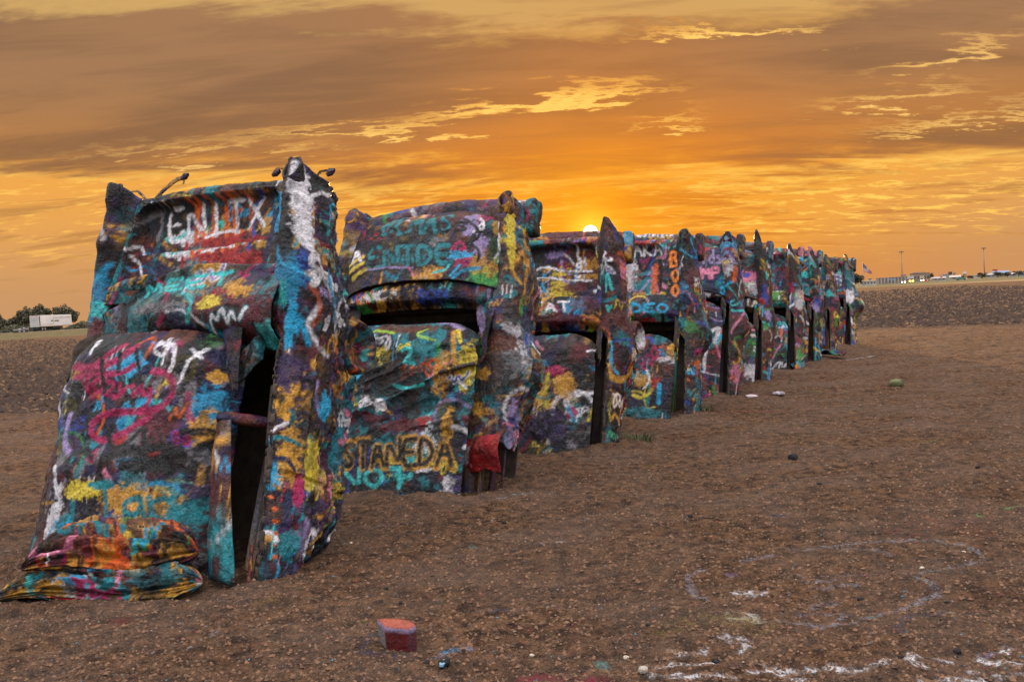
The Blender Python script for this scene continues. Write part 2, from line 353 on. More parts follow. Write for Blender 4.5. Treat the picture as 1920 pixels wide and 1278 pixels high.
        for k in range(int(8 * area * dens)):
            # illegible tags: a run of loops or zigzags
            p = pos(); h = r.uniform(.05, .17) * scale; n = r.randint(2, 6); ti = r.uniform(-.25, .25); q = []; loop = r.rand() < .55
            for i in range(n * 8):
                t = i / 8.0
                if loop: q.append((h * (t * .55 + .30 * math.sin(6.283 * t)), h * (.5 + .5 * math.cos(6.283 * t) * (.6 + .4 * math.sin(t * 2.1)) + ti * t * .5)))
                elif i % 4 == 0: q.append((h * (t * .6 + r.uniform(-.08, .08)), h * ((i // 4) % 2 + r.uniform(-.2, .2) + ti * t * .5)))
            q = np.array(q) + p; w = h * r.uniform(.10, .18); c1 = colr(BRIGHT)
            if r.rand() < .35: s.stroke(q, w * 2.1, colr(BRIGHT + BASES), .3)
            s.stroke(q, w, c1, r.uniform(.2, .6))
        for k in range(int(9 * area * dens)): s.drips(pos(), r.randint(1, 4), .22 * scale, .007, colr(BRIGHT))

# ------------------------------------------------------------------ ground (one sheet to the horizon)
TH = math.radians(27.6)
RD = np.array([math.sin(TH), math.cos(TH), 0]); PD = np.array([math.cos(TH), -math.sin(TH), 0])
S_ = [0, 2.65, 4.92, 7.58, 9.74, 11.95, 14.5, 16.65, 18.55, 21.4]; P_ = [.06, .25, .35, .35, .35, .32, .32, .30, .30, .30]
O1 = np.array([-2.5275, 6.3653, 0])
_b = [ground(0, 776), ground(110, 770), ground(1612, 616), ground(1760, 611), ground(1919, 606)]
BX = np.array([-60, _b[0][0], _b[1][0], -4.0, 4.0, _b[2][0], _b[3][0], _b[4][0], 24, 60]); BY = np.array([12, _b[0][1], _b[1][1], 23.0, 28.5, _b[2][1], _b[3][1], _b[4][1], 26, 10])
def field_amount(x, y): return ss(y - np.interp(x, BX, BY) + .9 * fbm(np.stack([x * .7, y * .7, 0 * x], -1), 3), -.35, .35)
def far_h(x, y):
    r = np.hypot(x, y); a = np.arctan2(x, y)
    return 1.1 * ss(r, 215, 250) * ss(a, -.20, -.34) 
def ground_z(x, y):
    x = np.asarray(x, float); y = np.asarray(y, float)
    f = field_amount(x, y); P = np.stack([x, y, 0 * x], -1); r = np.hypot(x, y)
    mud = .035 * fbm(P * 1.3, 3) + .055 * fbm(P * np.array([5.0, 8.0, 1]), 4, .65) + .028 * fbm(P * np.array([24, 34, 1]), 3, .7)
    ridg = 1 - 2 * np.abs(fbm(P * np.array([3.2, 4.2, 1]), 4, .6))
    fld = .16 * (ridg - .75) + .16 * fbm(P * 1.0 + 7, 3) + .20 * fbm(P * 4.0 + 3, 3, .6)
    mnd = 0
    for k in range(10):
        O = O1 + S_[k] * RD + P_[k] * PD; a = (x - O[0]) * PD[0] + (y - O[1]) * PD[1]; b = (x - O[0]) * RD[0] + (y - O[1]) * RD[1]
        d = np.hypot(np.maximum(np.abs(a) - .85, 0), np.maximum(np.abs(b - .1) - .45, 0)); mnd = mnd + np.exp(-(d / .30) ** 2)
    mud = mud + mnd * (.012 + .16 * fbm(P * 2.7 + 3, 2))
    mud = mud + .045 * (.2 - np.abs(fbm(P * np.array([2.2, 3.0, 1]) + 17, 4, .62)) * 2)
    return mud * (1 - f) + fld * f * ss(-r, -140, -40) + far_h(x, y)

def build_ground():
    fa = np.radians(np.arange(-40, 40.01, .135)); ca = np.radians(np.arange(45, 316, 5.0)); ang = np.concatenate([fa, ca])
    r1 = 3.0 * 1.0056 ** np.arange(0, 500); r2 = r1[-1] * 1.035 ** np.arange(1, 150)
    rr = np.concatenate([[.02, .8, 1.6, 2.3], r1, r2]); rr = rr[rr < 9000]
    A, Rr = np.meshgrid(ang, rr, indexing='ij'); x = Rr * np.sin(A); y = Rr * np.cos(A)
    z = ground_z(x, y)
    f = field_amount(x, y)
    C = Canvas(np.stack([x, y], -1), 5); C.C[:] = 0
    al = np.zeros(len(C.C), np.float32)
    def gstroke(px, w, c, op=.9):
        pts = smooth_pts([ground(*p)[:2] for p in px], 2); w = w * .72
        lo = pts.min(0) - .15; hi = pts.max(0) + .15; idx = np.nonzero(((C.X > lo) & (C.X < hi)).all(1))[0]
        if not len(idx): return
        d = dist_poly(C.X[idx] + C.jit[idx] * .05, pts)
        a = (1 - ss(d, w * .25, w * .75)) * op * (.45 + .9 * ss(C.grain[idx], -.2, .2))
        C.over(idx, np.clip(a * 3, 0, 1), c); al[idx] = np.maximum(al[idx], np.clip(a, 0, 1))
    Wt = lin((220, 216, 218)); G = lin((140, 138, 148))
    def zz(pts, ox, oy, k): return [(ox + a / k, oy + b / k) for a, b in pts]
    k = 2.595                                                   # zoom used when reading the strokes off the photograph
    for pts, w, c, op in [([(135, 808), (250, 795), (420, 786)], .05, Wt, .95), ([(110, 850), (300, 850), (520, 866)], .05, Wt, .95), ([(640, 770), (700, 800), (760, 840), (835, 862)], .055, Wt, 1), ([(585, 826), (760, 812), (930, 798)], .05, Wt, 1),
        ([(970, 796), (1040, 830), (1120, 838), (1210, 822), (1262, 790)], .06, Wt, 1), ([(1400, 752), (1350, 768), (1390, 800), (1440, 806)], .055, Wt, 1), ([(1490, 762), (1560, 770)], .04, Wt, .9), ([(1850, 716), (1740, 738), (1690, 754), (1780, 778), (1900, 782)], .06, Wt, 1),
        ([(1420, 876), (1560, 868), (1770, 862)], .055, Wt, .95), ([(1650, 820), (1780, 830), (1918, 832)], .05, Wt, .7), ([(1790, 846), (1850, 858)], .04, Wt, .8),
        ([(280, 362), (295, 400), (300, 448), (380, 490)], .06, G, .7), ([(545, 298), (620, 285), (690, 272)], .05, G, .7), ([(290, 360), (370, 340)], .05, G, .7), ([(780, 248), (960, 226), (1200, 206), (1440, 202), (1600, 222), (1700, 256), (1735, 292), (1600, 330), (1440, 350), (1330, 356)], .05, G, .65),
        ([(1410, 380), (1470, 405), (1520, 434), (1420, 480), (1340, 520), (1200, 552), (1040, 586), (860, 590), (700, 580), (560, 584)], .055, G, .75), ([(510, 440), (560, 432), (680, 442), (600, 456), (520, 448)], .05, Wt, .75), ([(480, 560), (560, 548), (640, 578), (500, 584)], .06, Wt, .7),
        ([(440, 664), (560, 660), (590, 672), (480, 676)], .05, Wt, .7), ([(500, 695), (570, 700), (590, 716), (530, 732)], .05, Wt, .7), ([(200, 730), (250, 745), (330, 746), (380, 730)], .05, Wt, .7), ([(870, 392), (1010, 380)], .06, G, .6), ([(910, 430), (1120, 405)], .06, G, .6), ([(880, 498), (1000, 482)], .06, G, .6),
        ([(815, 545), (960, 522), (1090, 536), (1000, 556)], .05, G, .65), ([(1040, 236), (1110, 240), (1260, 260)], .07, G, .5), ([(940, 352), (1000, 352)], .06, G, .5), ([(1050, 352), (1190, 345)], .06, G, .5)]:
        gstroke(zz(pts, 1180, 940, k), w, c, op * (1.0 if c is G else 1.0))
    for pts, w, c, op in [([(1720, 1010), (1600, 998), (1640, 1000)], .16, lin((20, 18, 18)), .8), ([(700, 1190), (665, 1220), (690, 1224), (760, 1226)], .07, lin((40, 60, 90)), .55), ([(810, 1235), (850, 1222), (880, 1214)], .06, lin((150, 160, 190)), .8), ([(980, 1272), (1060, 1268), (1130, 1276)], .1, lin((130, 20, 60)), .7),
        ([(920, 1145), (980, 1142), (1040, 1138)], .09, lin((70, 90, 115)), .5), ([(1340, 770), (1420, 772), (1480, 768)], .16, lin((150, 60, 60)), .45), ([(860, 885), (905, 905), (940, 900)], .1, lin((150, 60, 60)), .3), ([(1450, 965), (1475, 960)], .1, lin((60, 80, 110)), .5), ([(1880, 953), (1919, 950)], .05, lin((110, 200, 120)), .7), ([(1832, 966), (1842, 970)], .05, lin((90, 170, 100)), .6),
        ([(1740, 827), (1752, 825)], .08, lin((110, 160, 60)), .6), ([(1520, 734), (1545, 732)], .12, lin((120, 150, 60)), .5), ([(905, 940), (960, 935), (1010, 922)], .04, lin((190, 190, 195)), .6), ([(690, 990), (760, 982), (800, 984)], .05, lin((170, 140, 140)), .4), ([(1590, 674), (1640, 668)], .12, Wt, .6), ([(1015, 1020), (1062, 1012)], .03, Wt, .5),
        ([(1770, 1148), (1690, 1160), (1680, 1185), (1700, 1196)], .06, lin((60, 74, 100)), .5), ([(1700, 1150), (1760, 1142), (1830, 1146)], .05, lin((60, 74, 100)), .4), ([(1700, 1000), (1750, 985), (1800, 980), (1840, 1000)], .4, lin((130, 50, 50)), .22), ([(1260, 1180), (1330, 1160), (1420, 1172)], .3, lin((150, 140, 60)), .22), ([(190, 1172), (230, 1168)], .1, lin((120, 30, 50)), .4), ([(480, 1130), (520, 1126)], .07, lin((150, 120, 60)), .4)]:
        gstroke(pts, w, c, op)
    rg = np.random.RandomState(41)
    for k2 in range(170):                                       # old over-spray left all around the cars
        px = rg.uniform(0, 1919); py = 640 + 630 * rg.rand() ** 1.3; g = ground(px, max(py, 660))[:2]
        if field_amount(np.array([g[0]]), np.array([g[1]]))[0] > .4: continue
        n = PAL[BRIGHT[rg.randint(len(BRIGHT))]]; rx = rg.uniform(.012, .055); idx = np.nonzero((np.abs(C.X - g) < rx * 2).all(1))[0]
        if not len(idx): continue
        d = np.sqrt((((C.X[idx] - g) / np.array([rx, rx * .8])) ** 2).sum(1)) + C.jit[idx, 0] * 1.2
        a = (1 - ss(d, .4, 1.1)) * rg.uniform(.10, .40); C.over(idx, np.clip(a * 3, 0, 1), n); al[idx] = np.maximum(al[idx], a)
    colr = np.concatenate([C.C, al[:, None]], 1)
    o = make_mesh('ground', np.stack([x, y, z], -1), gridF(len(ang), len(rr))[:, ::-1].copy(), None, None, colr)
    me = o.data
    fa_ = me.attributes.new('field', 'FLOAT', 'POINT'); fa_.data.foreach_set('value', f.astype(np.float32).ravel())
    rv = np.hypot(x, y); av = np.arctan2(x, y)
    # distance at which the ploughed field gives way to dry grass and the road verge
    lim = np.interp(av, [-.6, -.3, 0, .3, .5, .6], [215, 215, 320, 340, 230, 210])
    vg = ss(rv, lim * .93, lim * 1.02)
    va = me.attributes.new('verge', 'FLOAT', 'POINT'); va.data.foreach_set('value', vg.astype(np.float32).ravel())
    mt, N, b = newmat('ground_soil')
    geo = N.n('ShaderNodeNewGeometry'); P = geo.outputs['Position']; X, Y, Z = N.xyz(P)
    def at(nm): a = N.n('ShaderNodeAttribute'); a.attribute_name = nm; return a
    F_ = at('field').outputs['Fac']; V_ = at('verge').outputs['Fac']; pa = at('paint')
    n1 = N.noise(P, 1.2, 4, .6); n2 = N.noise(P, 11.0, 6, .68); n3 = N.noise(P, 70.0, 4, .7); n4 = N.noise(N.vec(N.m('MULTIPLY', X, .35), Y, Z), 3.0, 5, .65)
    mud = N.mix(N.sstep(n2, .34, .66), (.025, .012, .0065), (.195, .098, .050))
    mud = N.mix(N.sstep(n1, .35, .68), mud, N.mix(.5, mud, (.155, .105, .080)))
    mud = N.mix(N.m('MULTIPLY', N.sstep(n4, .46, .60), .45), mud, N.scale(mud, .55))
    mud = N.mix(N.m('MULTIPLY', N.sstep(n3, .55, .66), .60), mud, (.25, .160, .100))
    mud = N.mix(N.m('MULTIPLY', N.sstep(n3, .46, .36), .8), mud, (.028, .018, .014))
    fld = N.mix(N.sstep(n2, .36, .62), (.026, .014, .009), (.095, .052, .030))
    straw = N.m('MULTIPLY', N.sstep(n4, .50, .66), N.sstep(n2, .42, .60))
    fld = N.mix(N.m('MULTIPLY', straw, .8), fld, (.22, .125, .065))
    fld = N.mix(N.m('MULTIPLY', N.sstep(n1, .52, .68), .35), fld, (.13, .075, .040))
    nf = N.noise(N.vec(X, Y, 0.0), .045, 5, .6); nf2 = N.noise(N.vec(X, Y, 0.0), .5, 5, .65)
    rad = N.m('SQRT', N.m('ADD', N.m('MULTIPLY', X, X), N.m('MULTIPLY', Y, Y)))
    ver = N.mix(N.sstep(N.m('ADD', rad, N.m('MULTIPLY', nf, 120.0)), 300.0, 380.0), (.30, .18, .095), (.095, .088, .045))
    ver = N.mix(N.sstep(X, -20.0, -60.0), ver, N.mix(N.sstep(nf2, .4, .6), (.115, .090, .040), (.07, .062, .030)))
    ver = N.mix(N.m('MULTIPLY', N.sstep(nf2, .5, .7), .5), ver, (.05, .048, .024))
    c = N.mix(F_, mud, fld); c = N.mix(V_, c, ver)
    brk = N.sstep(N.m('ADD', n3, N.m('MULTIPLY', n2, .9)), .82, 1.06)
    pm = N.m('MULTIPLY', pa.outputs['Alpha'], N.m('ADD', .14, N.m('MULTIPLY', brk, .95)), clamp=True)
    c = N.mix(pm, c, pa.outputs['Color'])
    N.put(b.inputs['Base Color'], c); b.inputs['Roughness'].default_value = .95; b.inputs['Specular IOR Level'].default_value = .15
    bp = N.n('ShaderNodeBump'); bp.inputs['Strength'].default_value = 1.0; bp.inputs['Distance'].default_value = .04
    N.put(bp.inputs['Height'], N.m('ADD', n3, N.m('MULTIPLY', n2, 1.2))); N.put(b.inputs['Normal'], bp.outputs[0])
    me.materials.append(mt)
    tag(o, kind='structure')
build_ground()

# ------------------------------------------------------------------ the cars
class Car:
    def __init__(s, k, label, L=2.5, phi=21.0, res=.02, hw=1.0, nb=.10, roof=(1.05, .36, .08, .74), deck=(1.25, 1.6), trunk='recess', finh=.14, pointed=0.0, bumper=True, bulge=.05,
                 flank0=-.25, names=None, seed=None, ops=None, crease=0.0, dens=.8, pod=True, nlow=-.62, rdrop=.08, inner=.24, winner=.08, splay=None, tw=None, finx=.06):
        s.k = k; s.L = L; s.rdrop = rdrop; s.inner = inner; s.splay = splay if splay is not None else float(np.random.RandomState(900 + k).uniform(.01, .09)); s.tw = tw; s.finx = finx; s.winner = winner; s.res = res; s.hw = hw; s.nb = nb; s.seed = seed or (100 + 17 * k); s.r = np.random.RandomState(s.seed)
        s.names = names or list(s.r.permutation(BASES)); s.ops = ops or {}; s.dens = dens
        s.O = O1 + S_[k] * RD + P_[k] * PD; s.phi = math.radians(phi)
        s.th = TH + math.radians(s.r.uniform(-1.5, 1.5)) * (k > 0)
        r = np.array([math.sin(s.th), math.cos(s.th), 0]); s.V = np.array([math.cos(s.th), -math.sin(s.th), 0])
        s.U = np.array([0, 0, math.cos(s.phi)]) + math.sin(s.phi) * r; s.N = -math.cos(s.phi) * r + np.array([0, 0, math.sin(s.phi)])
        s.root = empty('buried_car', tuple(s.O), (-s.phi, 0, -s.th)); tag(s.root, label, 'car', 'cars buried nose down in a row')
        s.roofp = roof; s.deck = deck; s.finh = finh; s.pointed = pointed; s.bulge = bulge; s.flank0 = flank0; s.crease = crease; s.nlow = nlow
        s.side(+1); s.side(-1); s.roof(); s.interior(); s.pillars()
        if trunk == 'recess': s.trunk_recess()
        else: s.trunk_lid()
        s.deck_panel()
        for q in range(1 + s.r.randint(2)):
            vv = s.hw - s.r.uniform(.12, .34); s.tube('inner_post', np.array([[vv, -.12, -.2], [vv + .01, -.10, .3], [vv - .02, -.14, s.r.uniform(.55, .9)]]), [.035, .03, .032])
        if bumper: s.bumper()
        if pod: s.pods()
    # photo pixel -> panel coordinates
    def uv(s, x, y, n):
        d = ray(x, y); C = EYE - s.O; t = (n - C @ s.N) / (d @ s.N); P = C + d * t; return np.array([P @ s.V, P @ s.U])
    def un(s, x, y, v):
        d = ray(x, y); C = EYE - s.O; t = (v - C @ s.V) / (d @ s.V); P = C + d * t; return np.array([P @ s.N, P @ s.U])
    def sidepx(s, x, y):
        n, u = s.un(x, y, s.hw)
        if n < s.nb - .03: return np.array([.24 + (s.nb - n), u])
        v, u = s.uv(x, y, s.nb)
        if u > s.L - 1.1: v, u = s.uv(x, y, s.nb + .8 * s.finh * float(ss(np.array(u), s.L - 1.25, s.L)))      # on the raised fin
        return np.array([max(.03, v + .06 * float(ss(np.array(u), s.L - .9, s.L)) - (s.hw - s.inner)), u])
    def put(s, name, v, n, u, X2, key=None, disp=.006, crust=None, dens=1.0, solid=.014, names=None, parent=None, layers=16, low=.011):
        """v,n,u arrays on a grid -> displaced, painted panel"""
        P = np.stack([v, n, u], -1).astype(np.float32)
        ga = np.gradient(P, axis=0); gb = np.gradient(P, axis=1); nn = np.cross(ga, gb); nn /= (np.linalg.norm(nn, axis=-1, keepdims=True) + 1e-9)
        Q = P * 1.0 + s.seed
        dn_ = np.clip(fbm(Q * 2.1 + 70, 2) - .10, 0, 1)                                # isolated knocks in the sheet
        h = low * 1.8 * fbm(Q * 2.6, 3) - (.16 if low > .008 else 0.0) * dn_ + disp * 3.4 * fbm(Q * 15, 4, .68) + disp * 1.8 * (1 - 4 * np.abs(fbm(Q * 6.0 + 40, 3, .6)))
        if crust is not None:
            rd = 1 - 2 * np.abs(fbm(Q * np.array([17, 17, 4.5]), 4, .6)); h = h + crust * .075 * (rd - .6) + crust * .02 * fbm(Q * 34, 3)
        P = P + nn * h[..., None]
        cv = Canvas(X2, s.seed + abs(hash_name(name)) % 97); cv.base(names or list(cv.r.permutation(s.names)), layers); cv.random(dens * s.dens, 1.0)
        for op in s.ops.get(key or name, []): op(s, cv)
        cv.grime(.014 / max(.014, s.res))
        a, b = v.shape
        # into local axes: x right, y away from the viewer, z along the car
        o = make_mesh(name, np.stack([P[..., 0], -P[..., 1], P[..., 2]], -1), gridF(a, b), PAINT, parent or s.root, cv.C, True, RUST)
        if solid:
            md = o.modifiers.new('skin', 'SOLIDIFY'); md.thickness = solid; md.offset = -1; md.material_offset = 1; md.material_offset_rim = 0
        return o
    def side(s, sg):
        hw, nb, L = s.hw, s.nb, s.L
        ctl = np.array([(hw - s.inner, nb - .02), (hw - .14, nb + .02), (hw - .04, nb + .01), (hw + .015, nb - .10), (hw + .03, nb - .28), (hw + .0, nb - .48), (hw - .08, nb - .64), (hw - .28, s.nlow - .12)])
        rs = s.res if sg > 0 else max(.022, s.res)
        sec = smooth_pts(ctl, 3); cl = np.concatenate([[0], np.cumsum(np.linalg.norm(np.diff(sec, axis=0), axis=1))])
        na = int(cl[-1] / rs) + 2; nu = int((L - s.flank0) / rs) + 2
        A, Uu = np.meshgrid(np.linspace(0, cl[-1], na), np.linspace(s.flank0, L, nu), indexing='ij')
        v = np.interp(A, cl, sec[:, 0]); n = np.interp(A, cl, sec[:, 1])
        dn = np.clip((nb - n) / .8, 0, 1)
        wf = ss(Uu, L - 1.25, L)
        wz = ss(Uu, s.roofp[0] + .12, s.roofp[0] - .10)
        v = np.where(v < hw - s.winner, v + wz * (hw - s.winner - v) * .92, v)                # thin door sill along the window opening
        fin = np.exp(-((v - (hw - .08)) / .10) ** 2) * (n > nb - .2)
        if s.pointed: fin = np.exp(-((v - (hw - .10)) / .07) ** 4) * (n > nb - .2)
        n = n + s.finh * wf * fin
        v = v - .07 * ss(Uu, L - .9, L) - .05 * dn * ss(Uu, L - .8, L)
        n = n + .30 * ss(Uu, L - .75, L + .05) * dn
        g = np.exp(-((Uu - 1.12) / .26) ** 2); v = v + s.bulge * g * np.sin(np.pi * np.clip(dn * 1.15, 0, 1)); n = n - .07 * g * dn
        n = n + .26 * ss(Uu, .75, .05) * dn                                    # the lower body narrows towards the doors
        v = v + .035 * np.sin(Uu * 5.3 + s.seed) * dn
        # body crease along the flank, door seam across it
        v = v + .022 * np.exp(-np.abs(n - (nb - .20)) / .022) * (Uu < L - .1) - .014 * np.exp(-((n - (nb - .25)) / .02) ** 2)
        sm_ = np.exp(-((Uu - .62 - .02 * np.sin(n * 3)) / .011) ** 2); v = v - .018 * sm_ * (dn > .05)
        v = v + s.splay * ss(Uu, 1.35, 0.0) * (sg > 0)
        if s.flank0 > 0: Uu = Uu + .16 * fbm(np.stack([A * 7, A * 0, A * 0 + s.seed], -1), 3, .7) * ss(Uu, s.flank0 + .25, s.flank0) + .10 * dn * ss(Uu, s.flank0 + .3, s.flank0)
        Uu2 = Uu
        if s.pointed: Uu2 = Uu + s.pointed * ss(Uu, L - .5, L) * fin - .10 * ss(Uu, L - .2, L) * (1 - fin) * (n > nb - .3)
        else: Uu2 = Uu + s.finx * ss(Uu, L - .22, L) * np.exp(-((v - (hw - .17)) / .10) ** 4) * (n > nb - .15)
        crust = ss(dn, .35, .62) * .8 + .12
        X2 = np.stack([A, Uu], -1)
        if sg > 0: s.put('side_panel', v, n, Uu2, X2, 'side', .007, crust)
        else: s.put('side_panel', -v[:, ::-1], n[:, ::-1], Uu2[:, ::-1], X2[:, ::-1] + np.array([7, 0]), 'side_l', .007, crust[:, ::-1])
    def roof(s):
        ur, rn, vc, rw = s.roofp
        nv = int(2 * rw / s.res) + 2; nu = int((ur + .3) / s.res) + 2
        X, Uu = np.meshgrid(np.linspace(-1, 1, nv), np.linspace(-.3, ur, nu), indexing='ij')
        n = rn - s.rdrop * np.abs(X) ** 6 - .03 * X ** 2 - .10 * ss(Uu, ur - .22, ur + .02) ** 2
        v = vc + X * rw * (1 - .05 * ss(Uu, ur - .3, ur))
        # rounded rear corners of the roof
        Uu = Uu - .13 * np.abs(X) ** 6 * ss(Uu, ur - .5, ur)
        Q = np.stack([v, Uu, 0 * v], -1) + s.seed
        n = n + (.05 + .02 * s.crease) * fbm(Q * 1.7, 3)
        if s.crease:
            t = Uu * .93 - v * .36; rd = 1 - 2 * np.abs(fbm(np.stack([t * 4.2, v * .9 + Uu * .3, 0 * v], -1) + s.seed, 4, .55))
            n = n + s.crease * .15 * (rd - .75) * ss(Uu, .30, .55) * ss(Uu, ur - .1, ur - .3)
        s.roof_edge = (v[-1], n[-1], Uu[-1], v[0], n[0], Uu[0])
        s.put('roof', v, n, Uu, np.stack([v, Uu], -1), 'roof', .006, None, 1.0, .016)
    def pillars(s):
        ur, rn, vc, rw = s.roofp; d0, d1 = s.deck
        for sg in (1, -1):
            na, nu = int(.3 / s.res) + 3, int(.35 / s.res) + 3
            a, t = np.meshgrid(np.linspace(0, 1, na), np.linspace(0, 1, nu), indexing='ij')
            v0 = vc + sg * rw * .97; v1 = sg * (s.hw - .22)
            v = v0 + (v1 - v0) * a + sg * .05 * np.sin(np.pi * a); n = (rn - .20) * (1 - a) + (s.nb - .02) * a + .05 * np.sin(np.pi * a)
            u = (ur - .36 + .24 * t) * (1 - a) + (ur - .16 + (.24 + max(0, d0 - ur)) * t) * a
            if sg < 0: v, n, u = v[::-1], n[::-1], u[::-1]
            s.put('window_pillar', v, n, u, np.stack([v, u], -1), 'pillar', .005, None, 1.2)
    def interior(s):
        d0 = s.deck[0]; w = s.hw - .14
        def q(name, pts, mat=RUST):
            v = np.array([(p[0], -p[1], p[2]) for p in pts]); o = make_mesh(name, v, [(0, 1, 2, 3)], mat, s.root, None, False)
            md = o.modifiers.new('skin', 'SOLIDIFY'); md.thickness = .02; return o
        q('floor_pan', [(-w, -.56, -.25), (w, -.56, -.25), (w, -.50, d0 + .2), (-w, -.50, d0 + .2)])
        q('seat_bulkhead', [(-w, -.49, d0 + .12), (w, -.49, d0 + .12), (w, s.nb - .12, d0 + .02), (-w, s.nb - .12, d0 + .02)])
        q('trunk_floor', [(-w, s.nb - .32, d0 - .02), (w, s.nb - .32, d0 - .02), (w - .08, s.nb - .32, s.L - .06), (-w + .08, s.nb - .32, s.L - .06)])
        q('tail_panel', [(-w + .1, -.35, s.L - .12), (w - .1, -.35, s.L - .12), (w - .1, s.nb - .08, s.L - .04), (-w + .1, s.nb - .08, s.L - .04)])
    def rr(s, X, Y, w, h, rad):
        qx = np.abs(X) - w + rad; qy = np.abs(Y) - h + rad
        return np.hypot(np.maximum(qx, 0), np.maximum(qy, 0)) + np.minimum(np.maximum(qx, qy), 0) - rad
    def trunk_recess(s):
        u0, u1 = s.deck[1] - .06, s.L + .0; w = s.hw - .17
        nv, nu = int(2 * w / s.res) + 2, int((u1 - u0) / s.res) + 2
        v, u = np.meshgrid(np.linspace(-w, w, nv), np.linspace(u0, u1, nu), indexing='ij')
        uc = (s.deck[1] + s.L - .075) / 2; hh = (s.L - .075 - s.deck[1]) / 2
        d = s.rr(v, u - uc, s.tw or w - .10, hh, .12)
        rec = ss(-d, 0, .028)
        n = s.nb + .015 - .10 * rec + .03 * rec * ss(u, uc + hh, uc - hh) - .05 * ss(u, s.L - .05, s.L + .01) ** 2
        v = v * (1 - .05 * ss(u, s.L - .6, s.L)); u = u + .04 * (1 - (v / w) ** 2) * ss(u, s.L - .3, s.L)
        s.put('trunk', v, n, u, np.stack([v, u - (s.nb - n) * np.sign(u - uc) * .8], -1), 'trunk', .006, None, 1.2, .012)
    def trunk_lid(s):
        u0, u1 = s.deck[1] - .0, s.L + .02; w = s.hw - .19
        nv, nu = int(2 * w / s.res) + 2, int((u1 - u0) / s.res) + 2
        X, T = np.meshgrid(np.linspace(-1, 1, nv), np.linspace(0, 1, nu), indexing='ij')
        sp = np.sqrt(np.clip(1 - np.clip((T - .72) / .285, 0, 1) ** 2, 0, 1)) * .30 + .70
        v = X * w * sp * (1 + .04 * (1 - T)); u = u0 + (u1 - u0) * T - .05 * X ** 4 - .05 * (1 - T) * X ** 2
        n = s.nb + .02 + .13 * (1 - np.abs(X) ** 3.5) * (1 - .5 * T) - .16 * ss(T, .72, 1.0) ** 2
        s.put('trunk_lid', v, n, u, np.stack([v, u], -1), 'trunk', .006, None, 1.2, .018)
    def deck_panel(s):
        d0, d1 = s.deck[0], s.deck[1] + .04; w = s.hw - .13
        nv, nu = int(2 * w / s.res) + 2, int((d1 - d0) / s.res) + 3
        v, u = np.meshgrid(np.linspace(-w, w, nv), np.linspace(d0, d1, nu), indexing='ij'); t = (u - d0) / (d1 - d0)
        n = s.nb - .015 + .05 * np.sin(np.pi * t) * (1 - (v / w) ** 6) + .09 * (1 - (v / w) ** 2) - .08 * ss(t, .25, 0)
        f = s.ops.get('deck_shape')
        if f: v, n, u = f(s, v, n, u, t)
        s.put('rear_deck', v, n, u, np.stack([v, u], -1), 'deck', .006, None, 1.1, .014)
    def tube(s, name, path, rad, key=None, ns=14, flat=1.0, dens=.8, cap=True, parent=None, disp=.004, solid=0):
        path = np.asarray(path, float); rad = np.broadcast_to(np.asarray(rad, float), (len(path),))
        T = np.gradient(path, axis=0); T /= np.linalg.norm(T, axis=1, keepdims=True) + 1e-9
        up = np.array([0, 1.0, .01]); A = np.cross(T, up); A /= np.linalg.norm(A, axis=1, keepdims=True) + 1e-9; B = np.cross(T, A)
        a = np.linspace(0, 2 * np.pi, ns + 1)
        P = path[:, None] + rad[:, None, None] * (np.cos(a)[None, :, None] * A[:, None] + flat * np.sin(a)[None, :, None] * B[:, None])
        cl = np.concatenate([[0], np.cumsum(np.linalg.norm(np.diff(path, axis=0), axis=1))])
        X2 = np.stack(np.broadcast_arrays(a[None] * rad.mean(), cl[:, None]), -1)
        return s.put(name, P[..., 0], P[..., 1], P[..., 2], X2, key, disp, None, dens, solid, None, parent, 8, .003)
    def bumper(s):
        L = s.L; n0 = -.20; w = s.hw + .0
        a, t = np.meshgrid(np.linspace(-1.9, 1.9, 20), np.linspace(1, -1, 80), indexing='ij')
        v = t * w; u = L + .035 + .10 * (1 - t ** 2) + .105 * np.sin(a) * (1 - .0 * t); n = n0 + .07 * np.cos(a)
        s.put('bumper', v, n, u, np.stack([v, u], -1), 'bumper', .004, None, .9, .012, ['maroon', 'rust', 'purple', 'grey', 'char', 'maroon'], None, 10, .006)
        for sg in (1, -1):
            a, z = np.meshgrid(np.linspace(0, 2 * np.pi, 22), np.linspace(0, 1, 22), indexing='ij')
            rd = np.sqrt(np.clip(1 - np.clip((z - .86) / .14, 0, 1) ** 3, .0, 1)) * np.sqrt(np.clip(z / .08, 0, 1).clip(.05, 1))
            c, d = np.cos(a), np.sin(a); k = (np.abs(c) ** 8 + np.abs(d) ** 8) ** -.125
            v = sg * (w - .05) + .050 * k * c * rd; n = n0 + .03 + .085 * k * d * rd; u = L - .22 + (.36 + .04 * s.r.rand()) * z
            s.put('bumper_end', v, n, u, np.stack([a * .08, u], -1), 'bumper_end', .004, None, .9, 0, None, None, 8, .004)
